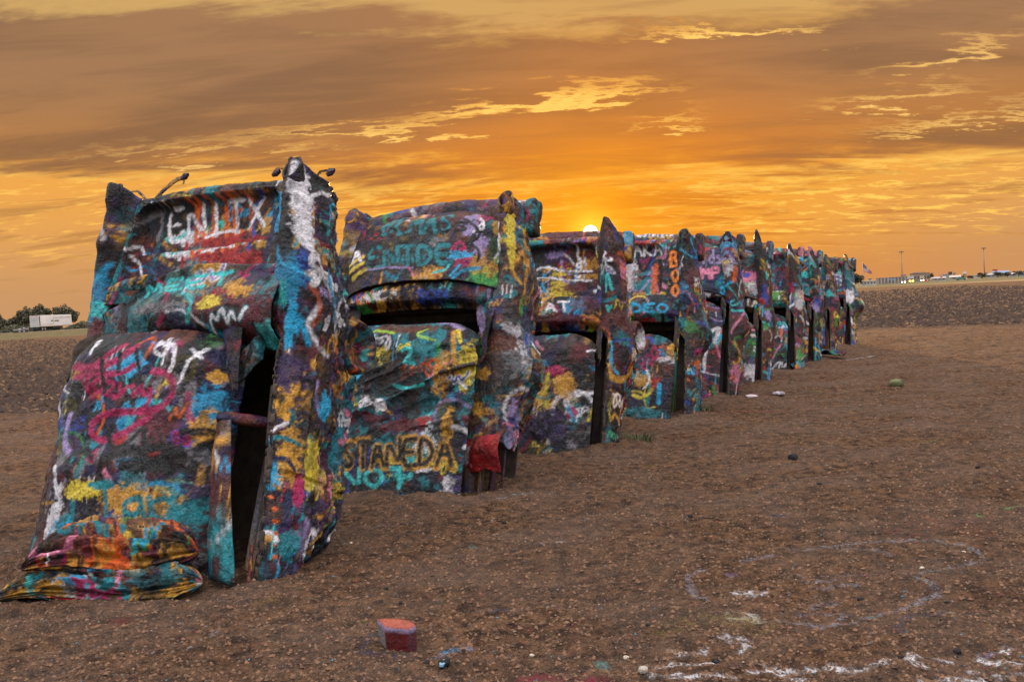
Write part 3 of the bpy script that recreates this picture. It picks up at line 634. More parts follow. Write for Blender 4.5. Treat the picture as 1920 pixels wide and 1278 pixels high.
    def pods(s):
        L = s.L
        for sg in (1, -1):
            na, nz = 30, 14; a = np.linspace(2 * np.pi, 0, na)[:, None]; z = np.linspace(0, 1, nz)[None]
            rad = .082 * (1 - .25 * (1 - z) ** 2); ln = .24
            w = rad * np.sin(a) * 1.05; t = -.14 + ln * z - .05 * np.sin(a) * z          # lamp socket: a short tube that opens up and forward
            v = sg * (s.hw - .155) + rad * np.cos(a) * .92 + 0 * z
            n = s.nb + s.finh * .45 + .60 * t + .80 * w; u = L - .075 + .80 * t - .60 * w
            v, n, u = np.broadcast_arrays(v, n, u)
            X2 = np.stack(np.broadcast_arrays(a * .085 + 0 * z, u), -1)
            s.put('taillight_socket', v, n, u, X2, 'pod', .004, None, 1.0, .014, None, None, 8, .003)
def hash_name(t): return sum((i + 3) * ord(c) for i, c in enumerate(t))

# ---- paint read off the photograph (pixel positions become positions on the panel)
def T(t, n, quad, w, c, outline=None, ow=2.0, side=False):
    def op(s, cv):
        f = (lambda p: s.sidepx(*p)) if side else (lambda p: s.uv(p[0], p[1], n)); cv.text(t, *[f(p) for p in quad], w, PAL[c] if isinstance(c, str) else np.array(c), PAL[outline] if outline else None, ow)
    return op
def St(px, n, w, c, soft=.35, side=False, sm=2):
    def op(s, cv):
        f = (lambda p: s.sidepx(*p)) if side else (lambda p: s.uv(p[0], p[1], n)); cv.stroke([f(p) for p in px], w, PAL[c] if isinstance(c, str) else c, soft, 1.0, .010, sm)
    return op
def Bl(px, n, rx, ry, c, side=False, o=.92):
    def op(s, cv):
        f = s.sidepx(*px) if side else s.uv(px[0], px[1], n); cv.blob(f, rx, ry, PAL[c] if isinstance(c, str) else c, o)
    return op
def box(x0, y0, x1, y1, dy=0): return [(x0, y1), (x1, y1 + dy), (x1, y0 + dy), (x0, y0)]

RN = .30
TN = -.02
car1_ops = dict(
    roof=[Bl((200, 640), RN, .34, .10, 'char'), Bl((350, 690), RN, .16, .20, 'black'), Bl((150, 760), RN, .10, .2, 'black'), Bl((250, 690), RN, .17, .10, 'cyan'), Bl((280, 760), RN, .09, .05, 'cyan'), Bl((300, 860), RN, .30, .12, 'black'), Bl((260, 940), RN, .30, .09, 'ochre'),
          Bl((170, 920), RN, .18, .07, 'yellow'), Bl((130, 860), RN, .08, .09, 'grey'), Bl((370, 800), RN, .08, .12, 'ochre'), Bl((360, 920), RN, .12, .06, 'purple'), Bl((235, 830), RN, .07, .05, 'red'), Bl((300, 850), RN, .05, .04, 'red'), Bl((190, 860), RN, .06, .05, 'mag'), Bl((250, 600), RN, .45, .06, 'grey', o=.6),
          Bl((340, 720), RN, .06, .07, 'grey'), Bl((395, 700), RN, .06, .05, 'ochre'),
          St([(135, 685), (190, 700), (235, 680), (268, 655)], RN, .055, 'mag'), St([(180, 700), (215, 670), (245, 650)], RN, .04, 'mag'), St([(150, 710), (240, 706), (265, 690)], RN, .04, 'mag'),
          St([(185, 690), (180, 730), (186, 748)], RN, .04, 'mag'), St([(205, 712), (184, 730), (210, 746), (232, 724), (212, 718), (204, 738), (226, 750), (240, 742)], RN, .03, 'mag'), St([(238, 724), (238, 750), (252, 726), (262, 730)], RN, .03, 'mag'), St([(262, 726), (262, 750), (278, 728)], RN, .03, 'mag'),
          St([(278, 726), (280, 750), (298, 728), (290, 764), (272, 772)], RN, .03, 'mag'), St([(300, 700), (330, 705), (338, 735), (318, 768), (270, 776), (220, 774), (190, 790), (182, 815), (200, 832), (240, 815), (290, 785)], RN, .042, 'mag'),
          St([(175, 690), (170, 720), (178, 735)], RN, .035, 'mag'), St([(205, 670), (210, 740)], RN, .03, 'black'), St([(270, 660), (276, 720)], RN, .03, 'black'), St([(240, 665), (236, 700)], RN, .035, 'black'),
          St([(150, 895), (146, 860), (175, 845), (190, 862)], RN, .045, 'black'), St([(215, 860), (260, 850), (340, 835), (300, 870), (230, 880), (320, 880)], RN, .055, 'black'), St([(220, 800), (212, 830), (240, 850), (285, 795), (280, 830)], RN, .04, 'black'),
          St([(345, 810), (395, 800), (360, 840)], RN, .045, 'black'),
          St([(310, 645), (330, 650), (318, 675), (300, 660), (315, 645), (340, 648), (338, 690), (330, 700)], RN, .026, 'white'), St([(385, 650), (360, 680)], RN, .022, 'white'), St([(365, 655), (378, 672)], RN, .022, 'white'), St([(190, 640), (182, 665)], RN, .03, 'white'), St([(362, 680), (345, 720)], RN, .018, 'white'),
          T('Tane', RN, [(190, 975), (385, 965), (385, 905), (190, 915)], .036, 'teal'), St([(184, 912), (225, 908)], RN, .034, 'teal'), St([(140, 780), (128, 830), (140, 850)], RN, .05, 'lav'), St([(112, 880), (118, 930), (130, 915)], RN, .05, 'white')],
    trunk=[Bl((300, 430), TN, .18, .2, 'char'), Bl((300, 500), TN, .2, .1, 'navy', o=.7), Bl((470, 490), TN, .26, .10, 'red'), Bl((420, 470), TN, .3, .08, 'red'), Bl((380, 440), TN, .12, .08, 'purple'), Bl((360, 500), TN, .14, .08, 'grey'), Bl((300, 380), TN, .4, .06, 'black'),
           T('KIIEI', TN, [(370, 470), (490, 450), (488, 370), (368, 385)], .035, 'orange'), T('LIKE', TN, [(352, 530), (452, 515), (452, 465), (352, 475)], .032, 'red'),
           T('ENITX', TN, [(318, 474), (510, 445), (506, 390), (316, 414)], .026, 'white'), St([(325, 415), (345, 435)], TN, .03, 'black'), St([(345, 415), (328, 440)], TN, .03, 'black'), T('Chicken', TN, [(405, 525), (462, 508), (460, 492), (403, 508)], .010, 'pink'),
           St([(390, 465), (430, 450), (455, 455)], TN, .018, 'white'), St([(270, 440), (310, 410), (300, 470)], TN, .03, 'grey'), St([(258, 475), (275, 485), (278, 515)], TN, .018, 'white'), Bl((505, 430), .1, .06, .25, 'navy')],
    deck=[T('MEET', .15, [(292, 565), (455, 540), (452, 515), (290, 545)], .024, 'aqua'), Bl((470, 545), .15, .12, .08, 'ochre'), Bl((420, 580), .15, .1, .05, 'yellow'), Bl((330, 590), .15, .3, .04, 'grey'), Bl((490, 520), .15, .1, .1, 'navy')],
    side=[Bl((540, 420), 0, .06, .3, 'char', True), Bl((530, 690), 0, .17, .15, 'purple', True), Bl((548, 605), 0, .05, .18, 'cyan', True), Bl((590, 760), 0, .08, .12, 'cyan', True), Bl((525, 850), 0, .10, .22, 'ochre', True),
          Bl((560, 870), 0, .10, .20, 'yellow', True, .8), Bl((510, 1020), 0, .12, .10, 'teal', True), Bl((530, 920), 0, .05, .12, 'mag', True), Bl((510, 940), 0, .04, .14, 'navy', True), Bl((600, 900), 0, .06, .2, 'maroon', True), Bl((505, 540), 0, .06, .18, 'char', True),
          Bl((566, 420), 0, .07, .11, 'white', True), Bl((565, 380), 0, .075, .13, 'white', True), Bl((563, 345), 0, .07, .10, 'white', True), St([(562, 325), (565, 380), (568, 445)], 0, .085, 'white', .3, True),
          St([(540, 640), (553, 575), (570, 640)], 0, .045, 'cyan', .35, True), St([(546, 612), (566, 612)], 0, .03, 'cyan', .35, True), St([(584, 462), (574, 478), (584, 492), (594, 478), (586, 464), (600, 494)], 0, .028, 'white', .35, True), St([(568, 505), (590, 512), (572, 530), (598, 520), (600, 505)], 0, .032, 'white', .35, True),
          St([(580, 590), (570, 600), (574, 616)], 0, .03, 'white', .35, True), St([(598, 600), (606, 590), (600, 615)], 0, .026, 'white', .35, True), St([(560, 1020), (572, 990), (580, 1010), (592, 985), (598, 1030)], 0, .035, 'white', .4, True), St([(488, 620), (490, 700), (486, 830), (484, 900)], 0, .03, 'cyan', .3, True), St([(616, 480), (619, 600)], 0, .03, 'cyan', .3, True),
          St([(505, 820), (520, 815), (540, 830)], 0, .025, 'teal', .3, True), St([(495, 860), (520, 855), (528, 880)], 0, .03, 'navy', .3, True)] + [Bl((486 + 3 * math.sin(i), 930 + 22 * i), 0, .022, .015, 'orange', True) for i in range(6)])
car2_ops = dict(
    trunk=[Bl((760, 470), .18, .55, .30, 'char', o=.8), Bl((880, 420), .18, .10, .14, 'lav'), Bl((900, 460), .18, .08, .12, 'lav'), Bl((690, 415), .18, .09, .05, 'rust'), Bl((830, 400), .18, .16, .04, 'maroon'), Bl((730, 440), .18, .3, .05, 'red', o=.7), Bl((860, 480), .18, .16, .05, 'cyan'), Bl((760, 490), .18, .28, .05, 'teal', o=.85), Bl((760, 385), .18, .2, .03, 'grey'),
           St([(655, 500), (690, 478)], .18, .03, 'yellow'), St([(655, 512), (692, 490)], .18, .03, 'yellow'), St([(660, 522), (694, 503)], .18, .03, 'yellow'),
           T('BLMAS', .18, [(715, 440), (850, 436), (850, 396), (720, 400)], .04, 'teal', 'black', 1.7), T('Goukes', .18, [(690, 450), (885, 432), (880, 405), (692, 415)], .026, 'black'), T('ENTDE', .18, [(690, 505), (855, 495), (850, 462), (690, 466)], .042, 'teal', 'black', 1.8),
           St([(686, 425), (684, 470), (700, 510), (712, 480), (700, 455), (690, 475)], .18, .03, 'black'), St([(870, 410), (895, 425), (900, 445), (880, 455), (900, 470), (896, 490)], .18, .025, 'black'), T('7A', .18, [(640, 498), (682, 490), (680, 465), (645, 470)], .024, 'white'), St([(690, 508), (730, 504), (780, 506)], .18, .014, 'lav'), St([(772, 505), (782, 520)], .18, .02, 'pink'), St([(818, 514), (840, 510), (846, 500)], .18, .02, 'aqua'), St([(865, 500), (850, 520)], .18, .02, 'cyan')],
    deck=[Bl((700, 555), .2, .28, .06, 'white', o=.8), Bl((820, 555), .2, .3, .07, 'navy'), Bl((665, 552), .2, .08, .05, 'blue'), T('KCI', .2, [(662, 570), (704, 566), (702, 540), (662, 545)], .014, 'orange'), St([(686, 545), (694, 555), (698, 566)], .2, .022, 'green'), Bl((725, 553), .2, .07, .035, 'black'), St([(755, 560), (778, 530)], .2, .012, 'black'), Bl((740, 530), .2, .3, .02, 'rust'), T('SON', .2, [(780, 566), (840, 562), (840, 540), (780, 545)], .02, 'blue')],
    roof=[Bl((740, 720), RN, .5, .20, 'black', o=.85), Bl((700, 690), RN, .18, .1, 'char'), Bl((830, 700), RN, .08, .22, 'ochre', o=.7), Bl((840, 800), RN, .05, .18, 'ochre', o=.85), Bl((760, 800), RN, .3, .06, 'maroon'), Bl((800, 790), RN, .08, .05, 'red'), Bl((760, 615), RN, .42, .06, 'rust'), Bl((730, 880), RN, .6, .05, 'navy'), Bl((740, 920), RN, .5, .05, 'char'),
          T('2', RN, [(755, 684), (790, 684), (790, 656), (755, 656)], .03, 'aqua'), St([(640, 735), (665, 715), (682, 690)], RN, .04, 'cyan'), St([(745, 725), (775, 732), (800, 722)], RN, .022, 'aqua'), T('NOT', RN, [(640, 915), (780, 915), (780, 880), (640, 880)], .035, 'aqua'), Bl((800, 882), RN, .09, .03, 'white', o=.8), Bl((840, 905), RN, .05, .06, 'white', o=.7),
          T('CASTANEDA', RN, [(590, 882), (850, 876), (850, 820), (590, 830)], .058, 'ochre'), T('CASTANEDA', RN, [(592, 880), (850, 872), (850, 822), (592, 834)], .034, 'black'), St([(740, 625), (700, 616), (690, 630)], RN, .02, 'lime'), St([(800, 615), (780, 630), (820, 640)], RN, .02, 'lime'), St([(850, 620), (856, 700)], RN, .04, 'ochre'), St([(856, 615), (864, 640)], RN, .03, 'yellow')],
    side=[St([(912, 420), (924, 440), (932, 415)], 0, .03, 'white', .3, True), St([(912, 462), (924, 445), (936, 465)], 0, .03, 'white', .3, True), T('R', 0, [(912, 490), (934, 488), (932, 468), (912, 470)], .028, 'white', None, 2, True), St([(920, 500), (926, 515)], 0, .03, 'white', .3, True), Bl((962, 440), 0, .05, .3, 'yellow', True), Bl((910, 555), 0, .06, .07, 'white', True), St([(912, 562), (920, 545), (916, 560)], 0, .03, 'red', .4, True), Bl((900, 600), 0, .07, .12, 'lav', True, .7),
          Bl((960, 590), 0, .1, .1, 'char', True), Bl((930, 690), 0, .25, .3, 'black', True, .75), Bl((985, 580), 0, .03, .1, 'green', True), Bl((905, 700), 0, .1, .06, 'ochre', True, .8), T('AC', 0, [(868, 690), (898, 690), (898, 672), (868, 672)], .02, 'grey', None, 2, True), Bl((940, 640), 0, .15, .1, 'rust', True), Bl((965, 770), 0, .04, .1, 'lav', True)],
    bumper=[])
car3_ops = dict(
    trunk=[Bl((1010, 500), TN, .15, .2, 'char'), T('SK', TN, [(1022, 505), (1070, 502), (1070, 476), (1020, 478)], .03, 'navy'), Bl((1040, 490), TN, .12, .05, 'lav', o=.7), T('dl', TN, [(1080, 515), (1106, 513), (1104, 495), (1080, 497)], .02, 'white'), St([(1070, 520), (1112, 520)], TN, .02, 'white'), St([(1006, 518), (1024, 511), (1060, 520)], TN, .02, 'white'), St([(1033, 525), (1032, 560)], TN, .01, 'lav'), Bl((1080, 535), TN, .2, .06, 'maroon'), Bl((1020, 550), TN, .14, .03, 'ochre', o=.6)],
    deck=[T('TAT', .15, [(1000, 590), (1075, 585), (1070, 566), (1000, 570)], .022, 'white'), Bl((1050, 600), .15, .35, .07, 'maroon'), St([(1112, 585), (1130, 600), (1140, 625)], .15, .03, 'black'), Bl((1100, 615), .15, .04, .03, 'lime')],
    roof=[Bl((1060, 725), RN, .14, .16, 'ochre'), St([(1080, 665), (1088, 690), (1082, 705)], RN, .03, 'black'), Bl((1010, 685), RN, .14, .05, 'cyan', o=.8), Bl((1090, 660), RN, .12, .1, 'maroon'), Bl((1030, 800), RN, .3, .18, 'purple'), St([(1005, 815), (1012, 830), (1025, 835), (1035, 800), (1050, 790), (1090, 800)], RN, .03, 'black'), Bl((1075, 775), RN, .06, .07, 'mag'), St([(1068, 765), (1078, 790)], RN, .03, 'cyan'), T('UC', RN, [(1000, 815), (1040, 815), (1040, 780), (1000, 785)], .025, 'black'), St([(1102, 658), (1112, 650), (1116, 660)], RN, .02, 'white')],
    side=[St([(1140, 640), (1137, 685), (1150, 712), (1170, 708), (1178, 690)], 0, .07, 'ochre', .3, True), St([(1148, 640), (1146, 685), (1156, 700)], 0, .03, 'cyan', .3, True), Bl((1160, 670), 0, .08, .12, 'black', True), St([(1140, 475), (1134, 485), (1146, 488), (1150, 480)], 0, .025, 'white', .3, True), St([(1136, 545), (1138, 520)], 0, .035, 'aqua', .3, True), St([(1143, 515), (1150, 540)], 0, .035, 'aqua', .3, True), St([(1130, 562), (1142, 566), (1158, 552)], 0, .03, 'teal', .3, True), St([(1140, 575), (1142, 585), (1148, 575)], 0, .03, 'aqua', .3, True), St([(1142, 500), (1148, 512), (1155, 500)], 0, .02, 'lav', .3, True), Bl((1163, 790), 0, .06, .2, 'ochre', True)])
car4_ops = dict(
    trunk=[T('AKA', TN, [(1188, 490), (1245, 488), (1243, 466), (1188, 468)], .022, 'white'), Bl((1229, 530), TN, .05, .25, 'orange', o=.8), St([(1190, 540), (1205, 545), (1220, 520)], TN, .03, 'lav'), St([(1195, 490), (1206, 525), (1222, 495)], TN, .03, 'black'), Bl((1200, 550), TN, .12, .06, 'ochre', o=.6), Bl((1263, 485), .115, .115, .22, 'black', o=1.0), Bl((1264, 530), .115, .115, .22, 'black', o=1.0),
           T('B', .115, [(1256, 497), (1273, 497), (1272, 470), (1255, 470)], .036, (.85, .22, .02)), T('O', .115, [(1258, 529), (1274, 529), (1274, 504), (1258, 504)], .036, (.85, .22, .02)), T('O', .115, [(1258, 556), (1274, 556), (1274, 535), (1258, 535)], .036, (.85, .22, .02))],
    deck=[T('DEO', .15, [(1185, 588), (1255, 585), (1255, 570), (1185, 572)], .03, 'cyan'), Bl((1212, 600), .15, .14, .05, 'red'), Bl((1262, 590), .15, .1, .1, 'purple')],
    roof=[St([(1228, 650), (1222, 665), (1230, 675), (1236, 662), (1228, 650)], RN, .035, 'mag'), Bl((1260, 655), RN, .08, .12, 'ochre'), St([(1210, 680), (1205, 690), (1216, 695)], RN, .03, 'mag'), Bl((1205, 715), RN, .12, .1, 'ochre', o=.7), St([(1237, 722), (1236, 755)], RN, .05, 'cyan'), Bl((1210, 775), RN, .25, .08, 'teal', o=.7), St([(1215, 695), (1222, 715), (1208, 730)], RN, .018, 'white')],
    side=[Bl((1295, 610), 0, .1, .12, 'green', True, .5), Bl((1290, 660), 0, .1, .2, 'char', True)],
    bumper=[T('Nostalgic', 0, [(0, 0)] * 4, .01, 'white')])
car4_ops['bumper'] = [T('Nostalgic', -.13, [(1188, 444), (1262, 440), (1260, 430), (1188, 433)], .02, 'white')]
car5_ops = dict(trunk=[Bl((1330, 490), .15, .5, .4, 'navy', o=.8), T('kids', .15, [(1300, 498), (1358, 494), (1354, 468), (1300, 470)], .03, 'lav'), T('UMP', .15, [(1300, 526), (1352, 522), (1350, 502), (1300, 506)], .045, 'pink'), Bl((1322, 468), .15, .07, .06, 'red')],
    side=[Bl((1378, 572), 0, .14, .14, 'navy', True), St([(1378, 562), (1368, 568), (1376, 574), (1384, 566)], 0, .022, 'aqua', .3, True), St([(1366, 575), (1374, 584), (1388, 580)], 0, .03, 'aqua', .3, True), St([(1378, 500), (1379, 525)], 0, .05, 'orange', .3, True), St([(1360, 512), (1370, 500), (1366, 518)], 0, .02, 'white', .3, True)],
    roof=[St([(1335, 620), (1350, 612), (1340, 640)], RN, .05, 'white'), Bl((1330, 580), RN, .2, .05, 'maroon'), St([(1300, 700), (1315, 690), (1312, 720), (1300, 705)], RN, .04, 'aqua')])
car6_ops = dict(trunk=[Bl((1400, 460), .15, .2, .08, 'cyan'), Bl((1395, 475), .15, .1, .1, 'maroon'), Bl((1405, 520), .15, .2, .12, 'pink', o=.85), Bl((1400, 517), .15, .08, .05, 'blue'), Bl((1412, 540), .15, .12, .12, 'white', o=.7)], side=[Bl((1440, 590), 0, .08, .1, 'lav', True), Bl((1432, 565), 0, .06, .06, 'red', True), Bl((1438, 610), 0, .06, .06, 'green', True)])
car8_ops = dict(trunk=[T('BAQ', .15, [(1492, 520), (1514, 519), (1514, 509), (1492, 510)], .035, 'aqua'), St([(1485, 486), (1500, 478), (1505, 490), (1492, 496)], .15, .03, 'ochre'), Bl((1500, 545), .15, .3, .2, 'teal', o=.8)], side=[Bl((1527, 578), 0, .14, .12, 'lav', True)])
car10_ops = dict(side=[T('90', 0, [(1583, 565), (1598, 568), (1600, 545), (1585, 542)], .06, 'white', None, 2, True), Bl((1590, 520), 0, .12, .3, 'teal', True, .8), Bl((1598, 640), 0, .1, .06, 'blue', True)])
car7_ops = dict(side=[T('y', 0, [(1476, 560), (1484, 560), (1484, 545), (1476, 545)], .035, 'white', None, 2, True), Bl((1484, 540), 0, .08, .12, 'mag', True), St([(1480, 575), (1490, 570)], 0, .04, 'white', .3, True), St([(1475, 620), (1468, 632), (1476, 640), (1484, 628), (1476, 618)], 0, .03, 'ochre', .3, True)])

def deck1(s, v, n, u, t):
    # torn, folded deck metal: lifted along its upper edge, high at the right, sunk at the left
    x = v / .8
    u = u + .13 * x * (t) + .05 * np.sin(v * 4 + 1) * t
    n = n + .10 * np.sin(np.pi * np.clip(t * 1.15, 0, 1)) * (.7 + .5 * x) + .10 * t ** 3 * (1 - .8 * x ** 2) - .10 * ss(x, -.2, -1) * (1 - t) + .05 * np.sin(u * 16 + v * 4) * (1 - t) * .4
    return v, n, u
car1_ops['deck_shape'] = deck1
cars = []
def C_(*a, **k): c = Car(*a, **k); cars.append(c); return c
c1 = C_(0, 'car with ENITX in its open trunk and a torn roof lettered Tane', L=2.62, res=.0085, splay=.14, rdrop=.25, roof=(1.50, .36, -.125, .80), deck=(1.40, 1.84), trunk='recess', finh=.16, bumper=False, bulge=.05, ops=car1_ops,
        dens=.62, names=['char', 'black', 'black', 'ochre', 'maroon', 'teal', 'grey', 'black', 'navy', 'purple', 'rust', 'char'], crease=.25)
c2 = C_(1, 'car with a domed closed trunk lid and CASTANEDA across its roof', L=2.58, res=.010, inner=.36, winner=.33, splay=0.0, roof=(1.42, .36, .03, .76), deck=(1.60, 1.84), trunk='lid', finh=.10, bulge=.16, flank0=.36, ops=car2_ops, crease=1.0,
        dens=.62, names=['black', 'char', 'maroon', 'navy', 'purple', 'rust', 'teal', 'black', 'char', 'brown', 'ochre', 'black'])
c3 = C_(2, 'car with an orange hook painted low on its side below a rounded fin', L=2.34, res=.0135, roof=(1.17, .36, .10, .76), deck=(1.25, 1.60), trunk='recess', finh=.22, finx=.13, pod=False, ops=car3_ops, crease=.3)
c4 = C_(3, 'car with BOO in orange down its right fin', L=2.40, res=.0135, roof=(1.02, .36, .10, .76), deck=(1.24, 1.56), trunk='recess', finh=.16, tw=.55, ops=car4_ops, bulge=.14)
c5 = C_(4, 'car with UMP in pink letters on its blue trunk lid', L=2.45, res=.017, roof=(1.42, .36, .10, .76), deck=(1.46, 1.62), trunk='lid', finh=.16, ops=car5_ops, bulge=.14)
c6 = C_(5, 'car with one tall pointed fin and a pink blob on its trunk lid', L=2.42, res=.024, roof=(1.05, .36, .10, .76), deck=(1.2, 1.5), trunk='lid', finh=.30, pointed=.17, pod=False, ops=car6_ops)
c7 = C_(6, 'car with a white y and a pink patch on its side', L=2.36, res=.026, roof=(1.05, .36, .10, .76), deck=(1.2, 1.5), trunk='recess', finh=.26, pointed=.06, pod=False, ops=car7_ops)
c8 = C_(7, 'car with BAQ in pale blue on its teal trunk lid', L=2.36, res=.026, roof=(1.10, .36, .10, .76), deck=(1.2, 1.45), trunk='lid', finh=.26, pointed=.06, pod=False, ops=car8_ops)
c9 = C_(8, 'car standing between the BAQ car and the last car of the row', L=2.24, res=.028, roof=(1.0, .36, .10, .76), deck=(1.15, 1.42), trunk='lid', finh=.22, pointed=.05, pod=False)
c10 = C_(9, 'last car of the row with 90 in white on its teal side', L=2.26, res=.028, roof=(1.0, .36, .10, .76), deck=(1.15, 1.42), trunk='recess', finh=.26, pointed=.06, pod=False, ops=car10_ops, bulge=.2)

# extra pieces on single cars
def patch(s, name, px, n, w=.03, key=None, thick=.014, curl=0.0, nn=None):
    """a small bent sheet whose outline is given by 4 photo points on the plane n"""
    q = [s.uv(*p, n if nn is None else nn[i]) for i, p in enumerate(px)]; k = 24
    a, b = np.meshgrid(np.linspace(0, 1, k), np.linspace(0, 1, k), indexing='ij')
    nv = [n] * 4 if nn is None else nn
    W = [(1 - a) * (1 - b), a * (1 - b), a * b, (1 - a) * b]
    v = sum(w_ * p[0] for w_, p in zip(W, q)); u = sum(w_ * p[1] for w_, p in zip(W, q)); N_ = sum(w_ * p for w_, p in zip(W, nv)) + curl * np.sin(np.pi * a) + curl * .6 * np.sin(np.pi * b)
    return s.put(name, v, N_, u, np.stack([v, u], -1), key or name, .006, None, 1.3, thick)
patch(c1, 'peeled_sheet', [(196, 552), (262, 545), (276, 514), (205, 535)], .24, curl=.03, nn=[.18, .26, .30, .16])
patch(c1, 'torn_trim', [(430, 732), (446, 732), (456, 606), (418, 612)], .22, curl=.02)
patch(c1, 'window_post', [(386, 1085), (440, 1100), (433, 785), (402, 795)], .24, curl=.03)
def bar(s, name, a, b, na, nb_, rad, k=14, sag=.0):
    p0 = s.uv(*a, na); p1 = s.uv(*b, nb_); t = np.linspace(0, 1, k)
    path = np.stack([p0[0] + (p1[0] - p0[0]) * t, na + (nb_ - na) * t + sag * np.sin(np.pi * t), p0[1] + (p1[1] - p0[1]) * t], -1); s.tube(name, path, rad)
bar(c1, 'door_bar', (410, 782), (500, 792), .24, .06, .042, sag=.03)
bar(c1, 'door_post', (466, 1095), (472, 1022), .18, .14, .018)
def bracket(s, pts, n, rad, end=None):
    P = np.array([[*s.uv(*p, n)] for p in pts]); path = np.stack([P[:, 0], np.full(len(P), n), P[:, 1]], -1)
    tt = np.linspace(0, len(P) - 1, 24); path = np.stack([np.interp(tt, np.arange(len(P)), path[:, j]) for j in range(3)], -1)
    o = s.tube('bracket', path, np.interp(tt, [0, len(P) - 1], [rad, rad * .8]), None, 10, .6)
    if end:
        q = s.uv(*end, n); s.tube('bolt_head', np.array([[q[0] - .03, n, q[1] - .02], [q[0], n, q[1]], [q[0] + .035, n, q[1] + .01]]), [.02, .034, .018], None, 10, .8, parent=None)
bracket(c1, [(288, 378), (306, 358), (322, 344), (334, 336), (346, 333)], .0, .026, (347, 330)); bracket(c1, [(347, 326), (344, 345)], .0, .014)
bracket(c1, [(276, 378), (268, 366), (258, 358), (250, 358), (240, 362)], .0, .016); bracket(c1, [(556, 346), (548, 330), (538, 318), (528, 314), (516, 316)], .0, .016, (517, 324)); bracket(c1, [(592, 336), (600, 322), (612, 320), (622, 323)], -.05, .017, (620, 322))
# drums and wheels showing past the right flank of two cars
def wheel(s, v, n, u, R0=.215, wd=.16):
    na, nz = 40, 15; a = np.linspace(0, 2 * np.pi, na)[:, None]
    prof = np.array([(.0, -.2), (.35, -.2), (.4, -.45), (.7, -.5), (.78, -.7), (.9, -.85), (1.0, -.6), (1.03, 0), (1.0, .6), (.9, .85), (.78, .7), (.7, .5), (.4, .45), (.35, .3), (.0, .3)])
    rr_ = R0 * prof[:, 0][None]; hh = wd * prof[:, 1][None]
    vv, nn_, uu = v + hh + 0 * a, n + rr_ * np.cos(a), u + rr_ * np.sin(a); vv, nn_, uu = np.broadcast_arrays(vv, nn_, uu)
    s.put('wheel', vv, nn_, uu, np.stack(np.broadcast_arrays(a * R0, hh + rr_), -1), 'wheel', .006, None, 1.0, 0)
wheel(c1, .80, -.70, 1.66, .19, .15); s_ax = np.linspace(0, 1, 6)
for s, uw in ((c1, 1.66), (c3, 1.42)): s.tube('axle', np.stack([-.85 + 1.7 * s_ax, 0 * s_ax - .72, 0 * s_ax + uw], -1), .05)
wheel(c3, .84, -.72, 1.42, .19, .15)
# the rusted skirt and props under car two
def skirt(s):
    v, u = np.meshgrid(np.linspace(.58, 1.02, 40), np.linspace(.14, .56, 34), indexing='ij')
    n = .06 - .05 * np.sin(u * 14) + .05 * np.sin(v * 9); u = u + .05 * fbm(np.stack([v * 9, u * 0, v * 0], -1), 3) * ss(u, .4, .2) + .04 * (v - .7)
    s.put('hanging_panel', v, n, u, np.stack([v, u], -1), 'skirt', .008, None, 1.0, .016, ['red', 'maroon', 'red', 'ochre', 'rust', 'mag'])
skirt(c2)
c2.tube('prop_post', np.array([[.72, -.02, -.12], [.71, -.02, .05], [.72, -.02, .22]]), [.06, .05, .055]); c2.tube('prop_post', np.array([[.80, -.05, -.1], [.80, -.05, .05], [.79, -.05, .2]]), [.03, .026, .03])
c2.tube('support_rod', np.array([[.97, -.12, -.1], [.97, -.12, .2], [.97, -.10, .42]]), [.015, .015, .015])
# loose strips by the far cars
c7.tube('fallen_trim', np.array([[.9, .05, .02], [1.05, -.02, .16], [1.1, -.2, .30]]), [.06, .05, .05])

# ------------------------------------------------------------------ crumpled painted sheets at the foot of the first car
def crumpled(label, a, b, z0, depth, height, seed, names, writing):
    A = np.array(a, float); B = np.array(b, float); ax = B - A; ln = np.linalg.norm(ax); ax /= ln; side = np.array([ax[1], -ax[0], 0]); side /= np.linalg.norm(side)
    nt, na = 170, 130; t, th = np.meshgrid(np.linspace(0, 1, nt), np.linspace(0, 2 * np.pi, na, endpoint=False), indexing='ij')
    env = np.clip(1 - np.abs(2 * t - 1.0) ** 4.5, 0, 1) ** .55 * (.55 + .45 * ss(t, 0, .45))
    c, sn = np.cos(th), np.sin(th)
    Q = np.stack([t * ln * 1.6, c * 1.3, sn * 1.3], -1) + seed
    fold = 1 - 2.6 * np.abs(fbm(Q * np.array([1.5, 4.2, 4.2]), 4, .62)); wr = fbm(Q * np.array([5, 7, 7]), 4, .6)
    rr = env * (1 + .60 * (fold - .75) + .34 * wr - .22 * np.exp(-((sn - .45 - .25 * np.sin(t * 4 + seed)) / .09) ** 2) * (c > -.6))
    y = depth * c * rr + .06 * np.sin(t * 5 + seed); z = height * (np.where(sn > 0, sn, .35 * sn)) * rr
    P = A + ax * (t[..., None] * ln) + side * y[..., None]; P[..., 2] = z0 + z + .03 * np.sin(t * 7)
    O = (A + B) / 2; O[2] = 0
    cv = Canvas(np.stack([t * ln, th * .2 + 3], -1), seed); cv.base(names, 14); cv.random(1.0)
    for k, (txt, t0, w, hgt, colr) in enumerate(writing):
        q = [(t0, 3.16), (t0 + w, 3.16), (t0 + w, 3.16 + hgt), (t0, 3.16 + hgt)]
        cv.text(txt, *[(p[0], p[1]) for p in (q[3], q[2], q[1], q[0])][:4], .026, PAL[colr])
    cv.grime()
    o = make_mesh('crumpled_sheet', P - O, gridF(nt, na, True), PAINT, None, cv.C); o.location = O
    return tag(o, label, 'sheet metal', 'crumpled sheets at the foot of the nearest car')
